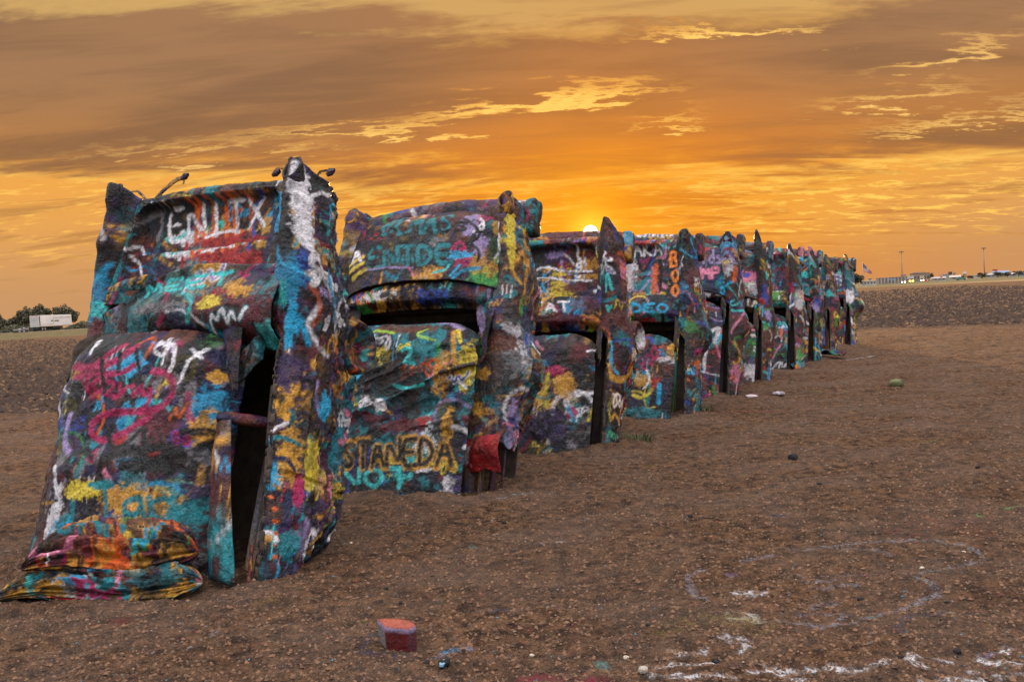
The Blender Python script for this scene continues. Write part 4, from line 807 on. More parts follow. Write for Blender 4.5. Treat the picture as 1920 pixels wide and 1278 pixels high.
gA, gB = ground(-8, 1126), ground(386, 1098)
crumpled('lower crumpled painted sheet lying on the dirt, ochre with teal scrawl', gA, gB, .015, .19, .16, 3, ['ochre', 'black', 'teal', 'ochre', 'navy', 'brown', 'navy', 'black'], [('Sauna', .2, .5, .14, 'teal')])
gA, gB = ground(48, 1052, .2), ground(374, 1030, .2)
crumpled('upper crumpled painted sheet folded against the roof, above the lower one', gA, gB, .17, .17, .22, 8, ['maroon', 'rust', 'purple', 'ochre', 'ochre', 'navy', 'black', 'orange', 'ochre'], [('auu', .2, .4, .13, 'teal')])

# ------------------------------------------------------------------ stones and litter
def brick_chunk():
    zt = .10; top = [(706.9, 1159), (722.5, 1173.8), (765, 1178), (780, 1171.7), (768, 1162), (739, 1158)]
    T_ = np.array([ground(x, y, zt) for x, y in top]); O = T_.mean(0); O[2] = 0; T_ = T_ - O
    rows = []; cols_ = []
    r = np.random.RandomState(4)
    def ring(z, sc): 
        P = []
        for i in range(6):
            for f in np.linspace(0, 1, 8, endpoint=False):
                p = T_[i] * (1 - f) + T_[(i + 1) % 6] * f; q = np.array([p[0] * sc, p[1] * sc, z]); P.append(q)
        return np.array(P)
    zs = [(-.02, .97), (.02, .99), (.045, 1.0), (.07, 1.0), (.089, .995), (.10, .96), (.102, .7), (.101, .35), (.101, .02)]
    V = np.array([ring(z, k) for z, k in zs]); n = fbm(V * 30 + 5, 3) * .010; V[..., 0] += n; V[..., 1] += fbm(V * 30 + 15, 3) * .010; V[..., 2] += fbm(V * 40 + 25, 3) * .008 * (V[..., 2] > .08)
    C = np.zeros(V.shape); side = np.repeat(np.arange(6), 8)
    cs = {0: (112, 104, 106), 1: (88, 8, 12), 2: (86, 40, 50), 3: (110, 40, 40), 4: (110, 40, 40), 5: (90, 60, 60)}
    nz = fbm(V * np.array([20, 20, 90]) + 3, 3)
    for i in range(48): C[:, i] = lin(cs[side[i]])
    C *= (1 + 1.2 * nz)[..., None]
    tp = V[..., 2] > .094; C[tp] = lin((150, 76, 60)) * (1 + .9 * fbm(V[tp] * 45, 3))[:, None]
    ed = (np.abs(V[..., 2] - .089) < .006); C[ed] = lin((130, 120, 150))
    o = make_mesh('stone_block', V, gridF(len(zs), 48, True)[:, ::-1].copy(), CHIP, None, C); o.location = O
    tag(o, 'red painted six sided stone block lying alone on the dirt', 'stone')
brick_chunk()
def rock(px, size, colr, label, squash=.6, seed=0, cat='stone', group=None, cols=None):
    import bmesh
    bm = bmesh.new(); bmesh.ops.create_icosphere(bm, subdivisions=3, radius=1.0)
    V = np.array([v.co[:] for v in bm.verts]); Fc = [[v.index for v in f.verts] for f in bm.faces]; bm.free()
    r = np.random.RandomState(seed)
    V = V * (1 + .75 * fbm(V * 1.1 + seed * 3.3, 3)[:, None]); V = np.sign(V) * np.abs(V) ** .85
    V = V * np.array([1, r.uniform(.6, .95), squash]) * size; a = r.rand() * 6.3
    V = V @ np.array([[math.cos(a), math.sin(a), 0], [-math.sin(a), math.cos(a), 0], [0, 0, 1]])
    V[:, 2] += size * squash * .55
    C = np.tile(lin(colr), (len(V), 1)) * (1 + .9 * fbm(V / size * 3, 3))[:, None]
    if cols:
        for c in cols: C[fbm(V / size * 2.2 + r.rand(3) * 20, 3) > .10] = lin(c)
    o = make_mesh('stone', V, Fc, CHIP, None, C); g = ground(*px); o.location = (g[0], g[1], float(ground_z(g[0], g[1])) - .004)
    return tag(o, label, cat, group)
rock((833, 1252), .036, (14, 13, 14), 'black stone with pale blue paint flecks beside the red block', .55, 1, cols=[(150, 190, 220)])
rock((800, 1246), .017, (16, 14, 13), 'small black stone next to the blue flecked stone', .7, 2)
rock((1681, 723), .135, (96, 100, 66), 'olive green painted stone out on the open dirt', .45, 3, cols=[(46, 46, 42), (120, 116, 80)])
rock((1408, 744), .085, (206, 186, 190), 'flat pale pink stone lying near the parked row', .28, 4)
rock((1460, 740), .085, (150, 140, 150), 'flat grey stone with pale top near the row', .35, 5, cols=[(210, 200, 205)])
rock((1487, 862), .045, (18, 18, 20), 'jagged black stone in the middle of the open dirt', .9, 6)
rock((1342, 1238), .021, (18, 16, 16), 'round black stone above the white ground lettering', .8, 7)
rock((1206, 1266), .02, (170, 160, 150), 'small pale round stone left of the white ground lettering', .8, 8)
rock((1614, 1121), .018, (20, 18, 18), 'black stone inside the big chalky outline', .7, 9)
rock((1690, 1236), .014, (30, 16, 16), 'dark red stone beside the white ground lettering', .7, 10)
rr = np.random.RandomState(77)
for k in range(30):
    px = (rr.uniform(640, 1910), 690 + 570 * rr.rand() ** 1.1); g = ground(*px)
    if px[0] < 1000 and px[1] < 960: continue
    dark = rr.rand() < .75
    rock(px, rr.uniform(.008, .018) * (1 + .03 * g[1]), (24, 20, 19) if dark else (190, 176, 160), 'small dark pebble lying loose on the brown dirt' if dark else 'small pale pebble lying loose on the brown dirt', .7, 20 + k, 'pebble', 'loose dark pebbles' if dark else 'loose pale pebbles')
def chips():
    r = np.random.RandomState(12); n = 42000
    cl = np.array([lin(c) for c in ((150, 130, 118), (110, 90, 74), (26, 22, 22), (24, 22, 22), (60, 44, 36), (70, 52, 40), (96, 72, 56), (60, 44, 36), (60, 110, 130), (140, 60, 60), (90, 80, 70), (40, 28, 24), (110, 84, 66))])
    x = r.uniform(-60, 1980, n); y = 655 + 640 * r.rand(n) ** 1.15
    d = CF[None] + CR[None] * ((x - CX) / F)[:, None] - CU[None] * ((y - CY) / F)[:, None]; g = d * (-H / d[:, 2])[:, None]
    g = g[field_amount(g[:, 0], g[:, 1]) < .5]; n = len(g)
    sz = r.uniform(.003, .011, n) * (1 + .05 * g[:, 1]); sz[(np.arange(n) % 7) <= 1] *= .55; z = ground_z(g[:, 0], g[:, 1]); a = r.rand(n) * 6.3; ca, sa = np.cos(a) * sz, np.sin(a) * sz; h = sz * r.uniform(.4, .9, n)
    b1, b2 = r.uniform(.7, 1.4, n), r.uniform(.6, 1.3, n); z0 = z - .002
    V = np.stack([np.stack([g[:, 0] + ca * 1.5, g[:, 1] + sa * 1.5, z0], -1), np.stack([g[:, 0] - sa, g[:, 1] + ca, z0], -1), np.stack([g[:, 0] - ca * b1, g[:, 1] - sa, z0], -1), np.stack([g[:, 0] + sa, g[:, 1] - ca * b2, z0], -1), np.stack([g[:, 0] + sa * .2, g[:, 1] + ca * .3, z + h], -1)], 1)
    Fc = (np.array([(0, 1, 4), (1, 2, 4), (2, 3, 4), (3, 0, 4)])[None] + 5 * np.arange(n)[:, None, None]).reshape(-1, 3)
    C = np.repeat((cl[r.randint(len(cl), size=n)] * r.uniform(.7, 1.1, (n, 1)))[:, None], 5, 1)
    C[(np.arange(n) % 7) > 1] = (np.array((.125, .064, .034)) * r.uniform(.35, 1.7, (n, 1)))[(np.arange(n) % 7) > 1][:, None]
    o = make_mesh('gravel', V, Fc, CHIP, None, C, False); tag(o, 'loose grit and paint chips scattered over the dirt', 'gravel', kind='stuff')
chips()
def clods():
    """lumps of turned earth and straw on the ploughed field"""
    r = np.random.RandomState(31); n = 60000
    x = np.where(r.rand(n) < .3, r.uniform(-40, 200, n), r.uniform(1585, 1980, n)); y = np.where(x > 900, r.uniform(536, 640, n), r.uniform(636, 790, n))
    d = CF[None] + CR[None] * ((x - CX) / F)[:, None] - CU[None] * ((y - CY) / F)[:, None]; ok = d[:, 2] < -.004; d = d[ok]; g = d * (-H / d[:, 2])[:, None]
    ok = (field_amount(g[:, 0], g[:, 1]) > .5) & (g[:, 1] < 170); g = g[ok][:22000]; n = len(g)
    st = r.rand(n) < .22; sz = r.uniform(.025, .085, n) * (1 + .010 * g[:, 1]); a = r.rand(n) * 6.3; z = ground_z(g[:, 0], g[:, 1])
    base = np.array([(1, 0, 0), (.3, .9, 0), (-.8, .6, 0), (-.7, -.7, 0), (.5, -.8, 0), (.1, .1, .95)])
    q = base[None] * r.uniform(.6, 1.3, (n, 6, 1)) * sz[:, None, None]; q[st] *= np.array([2.2, .35, .6])
    ca, sa = np.cos(a)[:, None], np.sin(a)[:, None]
    V = np.stack([g[:, :1] + ca * q[..., 0] - sa * q[..., 1], g[:, 1:2] + sa * q[..., 0] + ca * q[..., 1], z[:, None] - .015 + q[..., 2]], -1)
    Fc = (np.array([(0, 1, 5), (1, 2, 5), (2, 3, 5), (3, 4, 5), (4, 0, 5)])[None] + 6 * np.arange(n)[:, None, None]).reshape(-1, 3)
    C = np.where(st[:, None], np.array((.15, .083, .042)), np.array((.040, .021, .013))) * r.uniform(.55, 1.3, (n, 1)); C = np.repeat(C[:, None], 6, 1)
    o = make_mesh('earth_clods', V, Fc, SOILM, None, C, False); tag(o, 'turned earth clods and straw on the ploughed field', 'soil', kind='stuff')
SOILM = attr_mat('soil_clod', .9, .3, 40., False)
clods()
WEED = plain('weed_green', (.07, .085, .03), .8)
def weed(px, label, n=60, h=.16, seed=1):
    r = np.random.RandomState(seed); V = []; Fc = []
    for k in range(n):
        a = r.rand() * 6.3; d = r.rand() ** .7 * .22; x, y = d * math.cos(a), d * math.sin(a) * .6; hh = h * r.uniform(.4, 1.1); lx, ly = r.uniform(-.1, .1), r.uniform(-.1, .1); w = .007; b = len(V); an = r.rand() * 6.3; wx, wy = w * math.cos(an), w * math.sin(an)
        V += [(x - wx, y - wy, -.02), (x + wx, y + wy, -.02), (x + lx * .5 + wx * .7, y + ly * .5 + wy * .7, hh * .6), (x + lx * .5 - wx * .7, y + ly * .5 - wy * .7, hh * .6), (x + lx * 1.2, y + ly * 1.2, hh)]
        Fc += [(b, b + 1, b + 2, b + 3), (b + 3, b + 2, b + 4)]
    o = make_mesh('weed_tuft', V, Fc, WEED, None, None, False); g = ground(*px); o.location = (g[0], g[1], float(ground_z(g[0], g[1]))); tag(o, label, 'weed')
weed((1195, 826), 'low green weed tuft at the foot of the orange hook car', 70, .09, 1); weed((1312, 770), 'low green weed tuft at the foot of the BOO car', 60, .09, 2)
def fallen_sheet():
    k = 24; a, b = np.meshgrid(np.linspace(0, 1, k), np.linspace(0, 1, 10), indexing='ij'); g0 = ground(1532, 668); g1 = ground(1582, 673); d = g1 - g0; sd = np.array([d[1], -d[0], 0]); sd /= np.linalg.norm(sd)
    P = g0 + d * a[..., None] + sd * ((b - .5) * .34 * (1 - .5 * a))[..., None]; P[..., 2] = .05 + .09 * np.sin(a * 5 + b * 2) ** 2 + .02 * b
    O = g0.copy(); cv = Canvas(np.stack([a * .8, b * .3], -1), 91); cv.base(['navy', 'maroon', 'cyan', 'black', 'lav', 'purple'], 8); cv.random(1.5)
    o = make_mesh('bent_panel', P - O, gridF(k, 10), PAINT, None, cv.C); o.location = O; md = o.modifiers.new('skin', 'SOLIDIFY'); md.thickness = .02
    tag(o, 'bent strip of painted sheet metal lying on the dirt near the far cars', 'sheet metal')
fallen_sheet()

# ------------------------------------------------------------------ far surroundings
def M_(name, c, rough=.8, emit=None, var=.15, sc=.5): return plain(name, c, rough, 0, var, sc, emit)
MW = M_('far_white', (.40, .36, .32)); MG = M_('far_grey', (.30, .28, .27)); MB = M_('far_brown', (.24, .17, .13)); MD = M_('far_dark', (.05, .045, .045)); MR = M_('far_red', (.35, .05, .04)); MT = M_('far_tan', (.42, .33, .25)); MBL = M_('far_blue', (.16, .22, .34)); MGR = M_('far_green', (.06, .22, .15)); MRB = M_('tyre_rubber', (.02, .02, .02))
ML = M_('headlight_glow', (1, .9, .7), .4, ((1.0, .80, .45), 14.0)); MO = M_('amber_glow', (1, .5, .1), .4, ((1.0, .38, .05), 8.0)); MTR = M_('red_glow', (1, .1, .1), .4, ((1.0, .22, .12), 2.5)); MIT = M_('window_glow', (1, .9, .7), .4, ((1.0, .9, .65), 1.6))
BOXF = [(0, 3, 2, 1), (4, 5, 6, 7), (0, 1, 5, 4), (1, 2, 6, 5), (2, 3, 7, 6), (3, 0, 4, 7)]
def bx(name, x0, x1, y0, y1, z0, z1, mat, parent, top=None):
    tx0, tx1, ty0, ty1 = top or (x0, x1, y0, y1)
    V = [(x0, y0, z0), (x1, y0, z0), (x1, y1, z0), (x0, y1, z0), (tx0, ty0, z1), (tx1, ty0, z1), (tx1, ty1, z1), (tx0, ty1, z1)]
    o = make_mesh(name, V, BOXF, mat, parent, None, False); md = o.modifiers.new('edge', 'BEVEL'); md.width = min(.06, .2 * min(x1 - x0, y1 - y0, z1 - z0)); md.segments = 1
    return o
def cyl(name, p0, p1, r0, r1, mat, parent, ns=8):
    p0, p1 = np.array(p0, float), np.array(p1, float); d = p1 - p0; d /= np.linalg.norm(d); a = np.cross(d, [.3, .9, .1]); a /= np.linalg.norm(a); b = np.cross(d, a)
    t = np.linspace(0, 2 * np.pi, ns, endpoint=False); R1 = np.cos(t)[:, None] * a + np.sin(t)[:, None] * b
    V = np.concatenate([p0 + R1 * r0, p1 + R1 * r1]); Fc = [(i, (i + 1) % ns, ns + (i + 1) % ns, ns + i) for i in range(ns)] + [tuple(range(ns))[::-1], tuple(range(ns, 2 * ns))]
    return make_mesh(name, V, Fc, mat, parent, None, True)
def spot(px, D): p = at_depth(px, 567 + (960 - px) * .0573, D); return np.array([p[0], p[1], float(far_h(p[0], p[1]))])
def thing(name, px, D, label, cat, group=None, rz=None, dz=0):
    p = spot(px, D); o = empty(name, (p[0], p[1], p[2] + dz), (0, 0, -math.atan2(p[0], p[1]) if rz is None else rz)); tag(o, label, cat, group); return o
def k_(D): return D / F     # metres per photo pixel at distance D
# trees
LEAF = []
for i, c in enumerate(((.066, .062, .032), (.080, .074, .040), (.055, .046, .028))):
    mt, N, b = newmat('leaf_%d' % i); oi = N.n('ShaderNodeNewGeometry'); n = N.noise(oi.outputs['Position'], .8, 3, .6); N.put(b.inputs['Base Color'], N.mix(n, tuple(v * .6 for v in c), tuple(v * 1.5 for v in c))); b.inputs['Roughness'].default_value = .8; LEAF.append(mt)
BARK = plain('bark', (.05, .038, .028), .9)
def tree(px, D, w, h, label, seed, cat='tree', name='tree', nleaf=2600, mat=0, group='trees along the highway', trunk=True):
    r = np.random.RandomState(seed); t = thing(name, px, D, label, cat, group)
    nb = 16; bl = []
    for i in range(nb):
        a = r.rand() * 6.3; d = r.rand() ** .6; zc = h * (.30 + .5 * r.rand()) if trunk else h * (.15 + .5 * r.rand())
        bl.append((d * math.cos(a) * w * .36, d * math.sin(a) * w * .30, zc + .10 * h * (1 - d), w * r.uniform(.10, .20), h * r.uniform(.10, .18)))
    V = np.zeros((nleaf * 4, 3)); ls = .035 * (w + h) / 2 * 1.2
    for i in range(nleaf):
        c = bl[r.randint(nb)]; q = r.randn(3); q /= np.linalg.norm(q); rad = r.rand() ** .35 * 1.1; p = np.array([c[0] + q[0] * c[3] * rad, c[1] + q[1] * c[3] * rad, max(.12 * h, c[2] + q[2] * c[4] * rad)])
        a = r.randn(3); a /= np.linalg.norm(a); b = np.cross(a, r.randn(3)); b /= np.linalg.norm(b); s1 = ls * r.uniform(.5, 1.2)
        V[4 * i:4 * i + 4] = [p - a * s1, p + b * s1 * .6, p + a * s1, p - b * s1 * .6]
    make_mesh('crown', V, np.arange(nleaf * 4).reshape(-1, 4), LEAF[mat], t, None, False)
    if trunk:
        cyl('trunk', (0, 0, -.5), (0, 0, h * .55), .035 * w, .015 * w, BARK, t, 8)
        for i in range(4): c = bl[i]; cyl('limb', (0, 0, h * (.22 + .06 * i)), (c[0], c[1], c[2]), .014 * w, .005 * w, BARK, t, 6)
    return t
LT = 290
for i, (px, w, h, lb) in enumerate([(-22, 60, 38, 'round green tree behind the highway, outermost of the clump'), (12, 42, 30, 'small green tree beside the gap left of the tall clump'), (38, 34, 36, 'slanting green tree rising towards the tall clump'), (55, 40, 46, 'green tree behind the tail end of the white trailer'), (78, 46, 50, 'tallest green tree above the white trailer'), (112, 34, 48, 'separate green tree above the middle of the white trailer'), (134, 34, 44, 'green tree half hidden by the nearest car, above the trailer')]):
    tree(px, LT, w * k_(LT) * 1.1, h * k_(LT), lb, 200 + i, mat=i % 2)
def scrub():
    r = np.random.RandomState(5); n = 9000; V = np.zeros((n * 4, 3)); O = spot(60, 275)
    for i in range(n):
        px = r.uniform(-60, 175); q = spot(px, r.uniform(262, 285)); hgt = 2.6 * (.5 + fbm(np.array([[px * .045, 1.7, 2.2]]), 3)[0] * 1.6); p = q - O + np.array([0, 0, r.rand() ** .8 * max(.4, hgt)])
        a = r.randn(3); a /= np.linalg.norm(a); b = np.cross(a, r.randn(3)); b /= np.linalg.norm(b); V[4 * i:4 * i + 4] = [p - a * .28, p + b * .2, p + a * .28, p - b * .2]
    o = make_mesh('roadside_scrub', V, np.arange(n * 4).reshape(-1, 4), LEAF[1], None, None, False); o.location = O; tag(o, 'low green scrub along the highway under the trees', 'scrub', kind='stuff')
scrub()
# highway strip in front of the trees
def highway():
    V = []; Fc = []; pts = [(-80, 246), (-30, 246), (20, 246), (70, 247), (120, 248), (180, 250)]
    for px, D in pts:
        for dd in (-6, 6): p = spot(px, D + dd); V.append((p[0], p[1], p[2] + .06 if dd > 0 else p[2] + .04))
    Fc = [(2 * i, 2 * i + 2, 2 * i + 3, 2 * i + 1) for i in range(len(pts) - 1)]
    o = make_mesh('highway', V, Fc, plain('pale_asphalt', (.30, .26, .24), .9, 0, .2, .3), None, None, False); tag(o, kind='structure')
highway()
# semi-trailer
def trailer():
    D = 253; t = thing('semi_trailer', 66, D, 'white semi trailer with grey rear doors on the highway', 'trailer', None, 0)
    p = spot(66, D); v = math.atan2(p[0], p[1]); t.rotation_euler = (0, 0, -v - math.radians(30) )
    w, L_, z0, z1 = 1.3, 16.0, 1.15, 4.1
    bx('box', -w, w, 0, L_, z0, z1, M_('trailer_white', (.68, .66, .66), .5, None, .06), t)
    rd = bx('rear_door', -w + .06, w - .06, -.06, -.005, z0 + .12, z1 - .2, M_('trailer_door', (.40, .39, .38), .5), t)
    for z in (1.7, 2.25, 2.8, 3.35): bx('door_rib', -w + .15, w - .15, -.10, -.055, z - .05, z + .05, MG, rd)
    bx('marker_strip', -w + .1, w - .1, -.08, -.01, z1 - .16, z1 - .04, MR, t); bx('corner_post', w - .02, w + .04, -.02, .25, z0, z1 - .05, MD, t)
    bx('bottom_rail', w, w + .03, .2, L_, z0, z0 + .22, MT, t)
    for a in ((.35, 6.6, 1.72, 1.80), (6.6, 6.75, 1.72, 3.4), (6.75, 15.6, 3.32, 3.46), (.3, .42, 1.72, 3.9)): bx('side_stripe', w + .01, w + .03, a[0], a[1], a[2], a[3], MG, t)
    for a in ((5.6, 6.4), (7.2, 9.4)): bx('lettering_block', w + .012, w + .032, a[0], a[1], 2.45, 2.75, MD, t)
    for y in (1.3, 2.6):
        for sx in (-1, 1): o = cyl('wheel', (sx * 1.22, y, .5), (sx * .75, y, .5), .5, .5, MRB, t, 16); cyl('rim', (sx * 1.24, y, .5), (sx * 1.1, y, .5), .26, .26, MG, o, 10)
    bx('axle_frame', -.6, .6, .6, 3.4, .5, 1.15, MD, t); bx('underride_bar', -1.1, 1.1, -.02, .08, .5, .62, MD, t); bx('underbody_box', -1.1, 1.1, 6.5, 11.5, .55, 1.15, MD, t)
trailer()
def barrel(px, D, r0, h, mat, lb):
    t = thing('roadside_barrel', px, D, lb, 'barrel', 'small roadside barrels'); n = 12
    prof = [(0, r0 * .9), (.15, r0), (.5, r0 * .96), (.85, r0), (1, r0 * .8)]
    a = np.linspace(0, 2 * np.pi, n, endpoint=False); V = np.array([[(r * math.cos(q), r * math.sin(q), z * h - .03) for q in a] for z, r in prof] + [[(0, 0, h)] * n]); make_mesh('drum', V, gridF(len(prof) + 1, n, True)[:, ::-1].copy(), mat, t); cyl('band', (0, 0, h * .55), (0, 0, h * .72), r0 * 1.02, r0 * 1.02, MW if mat is MD else MD, t, 12)
for px, D, r0, h, mat, lb in [(29, 235, .55, 1.0, MD, 'wide dark roadside barrel at the end of the small row'), (37, 236, .35, .95, MW, 'white roadside barrel in the small row'), (42, 236, .3, 1.0, MD, 'slim dark roadside barrel in the middle of the small row'), (46, 236, .35, 1.2, MG, 'grey roadside barrel in the small row'), (50, 236, .4, 1.25, MD, 'tall dark roadside barrel towards the trailer')]: barrel(px, D, r0, h, mat, lb)

# right-hand horizon
tree(1598, 420, 11, 6.4, 'dark dense tree beyond the last car of the row', 301, nleaf=3000, mat=2, group='trees on the far horizon', trunk=True)
def lattice(px, D, h, lb):
    t = thing('lattice_tower', px, D, lb, 'tower'); w = h * .035
    for sx in (-1, 1):
        for sy in (-1, 1): cyl('leg', (sx * w, sy * w, -.3), (sx * w * .35, sy * w * .35, h), .14, .1, MD, t, 5)
    for i in range(9):
        z0, z1 = h * i / 9, h * (i + 1) / 9; a, b = w * (1 - .65 * i / 9), w * (1 - .65 * (i + 1) / 9); s_ = 1 if i % 2 else -1; cyl('brace', (-a * s_, -a, z0), (b * s_, -b, z1), .07, .07, MD, t, 5); cyl('brace', (-a * s_, a, z0), (b * s_, b, z1), .07, .07, MD, t, 5)
    bx('antenna_head', -h * .06, h * .06, -h * .05, h * .05, h * .84, h * .90, MD, t); cyl('spike', (0, 0, h), (0, 0, h * 1.12), .1, .05, MD, t, 5)
lattice(1602, 700, 14.5, 'slim lattice tower with an antenna head beyond the dark tree')
def pole(px, D, h, r0, lb, cat='pole', arms=0, head=False, name='utility_pole', group='thin poles on the horizon'):
    t = thing(name, px, D, lb, cat, group); cyl('shaft', (0, 0, -.5), (0, 0, h), r0, r0 * .6, MB, t, 8)
    for i in range(arms): z = h * (.93 - .07 * i); bx('crossarm', -h * .09, h * .09, -.12, .12, z - .12, z + .12, MB, t)
    if head:
        n = 10; a = np.linspace(0, 2 * np.pi, n, endpoint=False); cyl('lamp_ring', (0, 0, h - .3), (0, 0, h + .3), 1.4, 1.4, MB, t, 12)
        for q in a[::2]: bx('lamp', 1.6 * math.cos(q) - .35, 1.6 * math.cos(q) + .35, 1.6 * math.sin(q) - .35, 1.6 * math.sin(q) + .35, h - .7, h - .1, MD, t)
D9 = 800
pole(1692, D9, 57 * k_(D9), .45, 'tall high mast light behind the long low building', 'light mast', 0, True, 'high_mast_light', 'high mast lights'); pole(1846, D9, 55 * k_(D9), .45, 'tall high mast light above the round tree', 'light mast', 0, True, 'high_mast_light', 'high mast lights')
pole(1620.5, 560, 24 * k_(560), .22, 'thin pole right beside the flag pole', arms=1); pole(1705, 560, 14 * k_(560), .14, 'short lamp post between the two large buildings', arms=1); pole(1762, 650, 17 * k_(650), .2, 'one of two close utility poles left of the billboard'); pole(1765, 650, 17 * k_(650), .2, 'one of two close utility poles left of the billboard'); pole(1791, 620, 13 * k_(620), .25, 'stout pole right of the billboard'); pole(1796, 640, 10 * k_(640), .15, 'thin pole behind the blue shed'); pole(1818, 640, 10 * k_(640), .15, 'thin pole above the low dark trees'); pole(1807, 640, 12 * k_(640), .15, 'thin pole above the white tank'); pole(1824, 640, 9 * k_(640), .15, 'thin pole left of the round tree'); pole(1610, 560, 13 * k_(560), .15, 'utility pole with crossarm between tree and flag pole', arms=2)
FLAGM = attr_mat('flag_cloth', .8, .0, 60., False)
def flag():
    D = 420; t = thing('flag_pole', 1619, D, 'white pole flying a large striped flag', 'flag pole'); h = 44 * k_(D); cyl('shaft', (0, 0, -.3), (0, 0, h), .10, .06, MW, t, 8)
    n, m_ = 60, 40; a, b = np.meshgrid(np.linspace(0, 1, n), np.linspace(0, 1, m_), indexing='ij')      # a along the fly, b down the hoist
    W_, Hh = 3.5, 3.6
    x = .08 + W_ * a; z = h - .25 - Hh * b * (1 - .72 * a) - 4.2 * a ** 1.1; y = .35 * np.sin(a * 7 + b * 2)
    C = np.where((np.floor(b * 13) % 2 == 0)[..., None], lin((150, 24, 34)), lin((205, 196, 190))); ca = (a < .42) & (b < 7 / 13.); C[ca] = lin((28, 32, 80)); st = ca & ((np.floor(a * 30) + np.floor(b * 24)) % 3 == 0) & (np.floor(b * 24) % 2 == 0); C[st] = lin((205, 200, 200))
    f = make_mesh('flag', np.stack([x, y, z], -1), gridF(n, m_), FLAGM, t, C); md = f.modifiers.new('skin', 'SOLIDIFY'); md.thickness = .02
flag()
def building(px0, px1, ytop, ybase, D, mat, lb, roofm=None, extra=None, name='building', cat='building', gable=False, depth=18, wins=0, pillars=0):
    pc = (px0 + px1) / 2; t = thing(name, pc, D, lb, cat, 'buildings on the horizon'); k = k_(D); w = (px1 - px0) * k / 2
    hy = 567 + (960 - pc) * .0573; h = (hy - ytop) * k + H; h = max(h, 2.2)
    if gable:
        eh = h * .62; bx('wall', -w, w, 0, depth, -.3, eh, mat, t)
        V = [(-w - .4, -.5, eh), (w + .4, -.5, eh), (w + .4, depth + .5, eh), (-w - .4, depth + .5, eh), (-w - .4, depth / 2, h), (w + .4, depth / 2, h)]; make_mesh('roof', V, [(0, 1, 5, 4), (2, 3, 4, 5), (0, 4, 3), (1, 2, 5), (0, 3, 2, 1)], roofm or MG, t, None, False)
    else:
        bx('wall', -w, w, 0, depth, -.3, h - .4, mat, t); bx('roof', -w - .25, w + .25, -.25, depth + .25, h - .4, h, roofm or MB, t)
    for i in range(wins): x = -w + 2 * w * (i + .5) / wins; bx('window', x - w / wins * .5, x + w / wins * .5, -.06, -.005, h * .35, h * .62, MD, t)
    for i in range(pillars): x = -w * .9 + 1.8 * w * i / (pillars - 1); bx('pillar', x - .35, x + .35, -.5, -.005, 0, h - .42, MG, t)
    for e in extra or []: bx(e[0], e[1] * w, e[2] * w, e[3], e[4], e[5] * h, e[6] * h, e[7], t)
    return t
building(1645, 1698, 519.5, 532, 520, MB, 'long low brown building with pillars behind the headlights', MB, [('rooftop_block', .6, .98, 2, 10, 1.0, 1.35, MB), ('sign_panel', -.2, .25, -.3, -.05, .45, .8, MBL)], pillars=9)
building(1708, 1742, 511.5, 530, 620, MB, 'large stepped brown building between the headlights and the poles', MB, [('roof_tier', -.75, .55, 1, 14, 1.0, 1.09, MB), ('side_wing', -1.25, -1.02, 2, 14, 0, .7, MB)], wins=6)
building(1614, 1642, 529, 533, 440, MW, 'low white shed with a long flat roof near the flag pole', MW, depth=6, wins=5)
building(1629, 1634, 521, 533, 460, MG, 'small grey box building right of the flag pole', MG, depth=4, wins=1)
building(1697, 1709, 524, 531, 600, MB, 'small brown annex between the two large buildings', MB, wins=2)
building(1748, 1772, 519, 530, 560, MT, 'pale house with a wide sloping roof left of the billboard', MG, gable=True, wins=3); building(1752, 1772, 523.5, 529, 470, MW, 'low white house with a grey roof and red gable sign', MG, [('gable_sign', .1, .45, -.3, -.05, .75, 1.0, MR)], gable=True, wins=3)
building(1768, 1782, 513, 527, 680, MG, 'grey block house under the billboard', MG, wins=3); building(1782, 1800, 516, 527, 500, MT, 'tan shed with a blue front below the stout pole', MW, [('blue_front', .1, .95, -.3, -.05, .05, .6, MBL)], gable=True, wins=1); building(1788, 1792, 511, 520, 640, MB, 'narrow brown tower block beside the stout pole', MB, depth=5)
building(1826, 1836, 519, 524, 520, MW, 'small white shed left of the round tree', MW, depth=6); building(1850, 1866, 512, 522, 560, MG, 'grey barn between the round tree and the roof sign', MG, gable=True, wins=2); building(1862, 1890, 507.5, 518, 640, MB, 'wide brown barn behind the trees with a roof sign', MBL, [('roof_sign', -.95, -.35, 3, 4, 1.0, 1.3, MR)], gable=True, wins=2); building(1895, 1906, 513.5, 519, 540, MG, 'small house with a pale arched roof between two trees', MW, gable=True, wins=1); building(1912, 1930, 513, 519, 560, MBL, 'pale blue grey shed at the edge of the town', MG, gable=True, wins=1)
def tank():
    t = thing('water_tank', 1809, 640, 'white water tank on legs above the low dark trees', 'tank'); z = 10 * k_(640); r0 = 3.4 * k_(640)
    cyl('drum', (0, 0, z - 1.0), (0, 0, z + 1.0), r0 * .9, r0 * .9, MW, t, 14); cyl('lid', (0, 0, z + 1.0), (0, 0, z + 1.6), r0 * .9, r0 * .2, MG, t, 14)
    for q in range(4): a = q * 1.57 + .78; cyl('leg', (r0 * .8 * math.cos(a), r0 * .8 * math.sin(a), -.3), (r0 * .7 * math.cos(a), r0 * .7 * math.sin(a), z - 1), .15, .15, MG, t, 6)
tank()
def billboard():
    D = 650; t = thing('billboard', 1782, D, 'dark billboard on a single tall post', 'billboard'); z = 12 * k_(D); cyl('post', (0, 0, -.3), (0, 0, z - 1), .25, .2, MB, t, 8); bx('panel', -1.2, 1.2, -.15, .15, z - .9, z + 1.0, MD, t); bx('frame', -1.3, 1.3, -.05, .2, z + 1.0, z + 1.1, MB, t)
billboard()
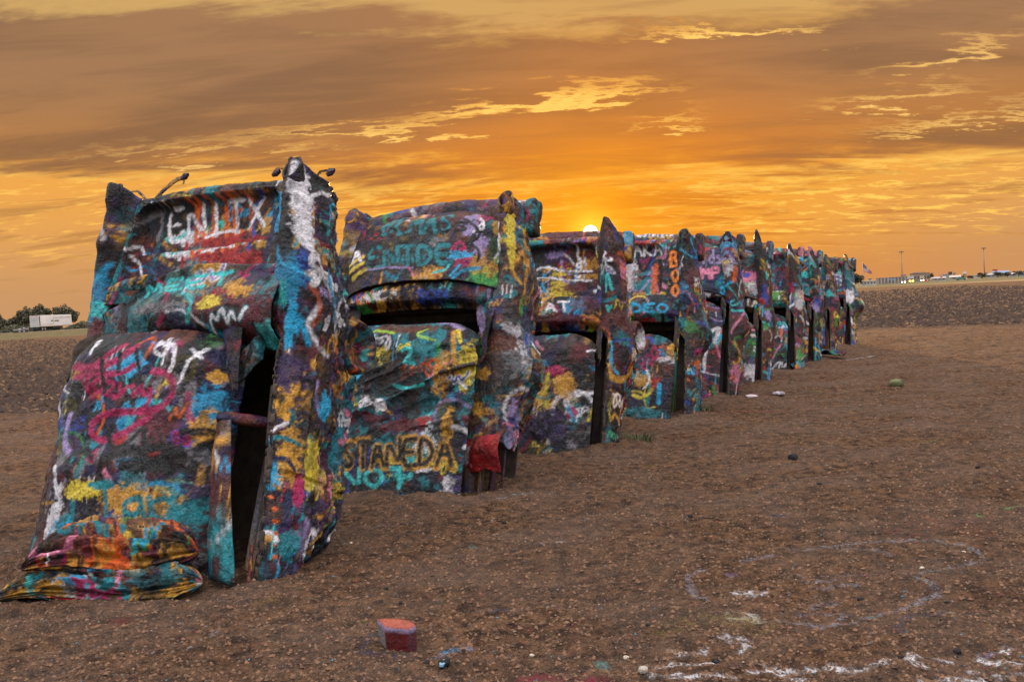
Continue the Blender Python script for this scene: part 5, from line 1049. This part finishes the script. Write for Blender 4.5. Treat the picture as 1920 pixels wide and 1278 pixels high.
for px, D, w, h, lb, sd in [(1841, 470, 22, 13, 'round dark tree under the second high mast light', 311), (1871, 480, 22, 12.5, 'wide dark tree in front of the brown barn', 312), (1889, 490, 15, 11, 'dark tree between the brown barn and the arched roof', 313), (1910, 480, 24, 13, 'broad dark tree right of the small arched roof house', 314), (1804, 520, 14, 8, 'low dark tree under the white water tank', 315), (1818, 530, 18, 8, 'low dark tree left of the small white shed', 316), (1747, 600, 9, 16, 'slim dark tree right of the large stepped building', 317)]:
    tree(px, D, w * k_(D), h * k_(D), lb, sd, mat=2, nleaf=1500, group='trees on the far horizon')
def vehicle(px, D, lb, body, kind='car', lights='head', rz=0.0):
    t = thing('parked_car' if kind == 'car' else 'box_truck', px, D, lb, 'car' if kind == 'car' else 'truck', 'vehicles on the far road'); t.rotation_euler[2] += rz
    if kind == 'car':
        bx('body', -.9, .9, -2.2, 2.2, .35, .9, body, t); bx('cabin', -.8, .8, -1.2, 1.5, .9, 1.45, MD, t, (-.65, .65, -.6, 1.1)); z = .68; y = -2.2
    else:
        bx('cargo_box', -1.2, 1.2, -.6, 5, .7, 3.3, body, t); bx('cab', -1.1, 1.1, -2.4, -.7, .5, 2.3, body, t, (-1.0, 1.0, -1.9, -.7)); bx('windscreen', -.95, .95, -2.40, -2.2, 1.35, 2.05, MD, t, (-.9, .9, -2.15, -2.0)); z = .9; y = -2.4
    for sx in (-1, 1):
        for wy in (-1.4, 1.4): cyl('wheel', (sx * .92, wy, .33), (sx * .7, wy, .33), .33, .33, MRB, t, 12)
        m2, rr_ = (ML, .26) if lights == 'head' else (MO, .42) if lights == 'amber' else (MTR, .2)
        cyl('headlight' if lights != 'tail' else 'tail_light', (sx * .62, y - .06, z), (sx * .62, y + .02, z), rr_, rr_, m2, t, 10)
vehicle(1694, 430, 'white car with bright headlights on the far road', MW); vehicle(1700, 520, 'pale box truck behind the white car with headlights', MW, 'truck', 'tail', .6); vehicle(1709, 470, 'white truck with amber lights on the far road', MW, 'truck', 'amber'); vehicle(1729, 560, 'pale truck with small headlights before the stepped building', MT, 'truck', 'head'); vehicle(1736, 500, 'dark car with a red light on the far road', MD, 'car', 'tail'); vehicle(1802, 440, 'green car by the road below the low dark trees', MGR, 'car', 'tail', 1.5)
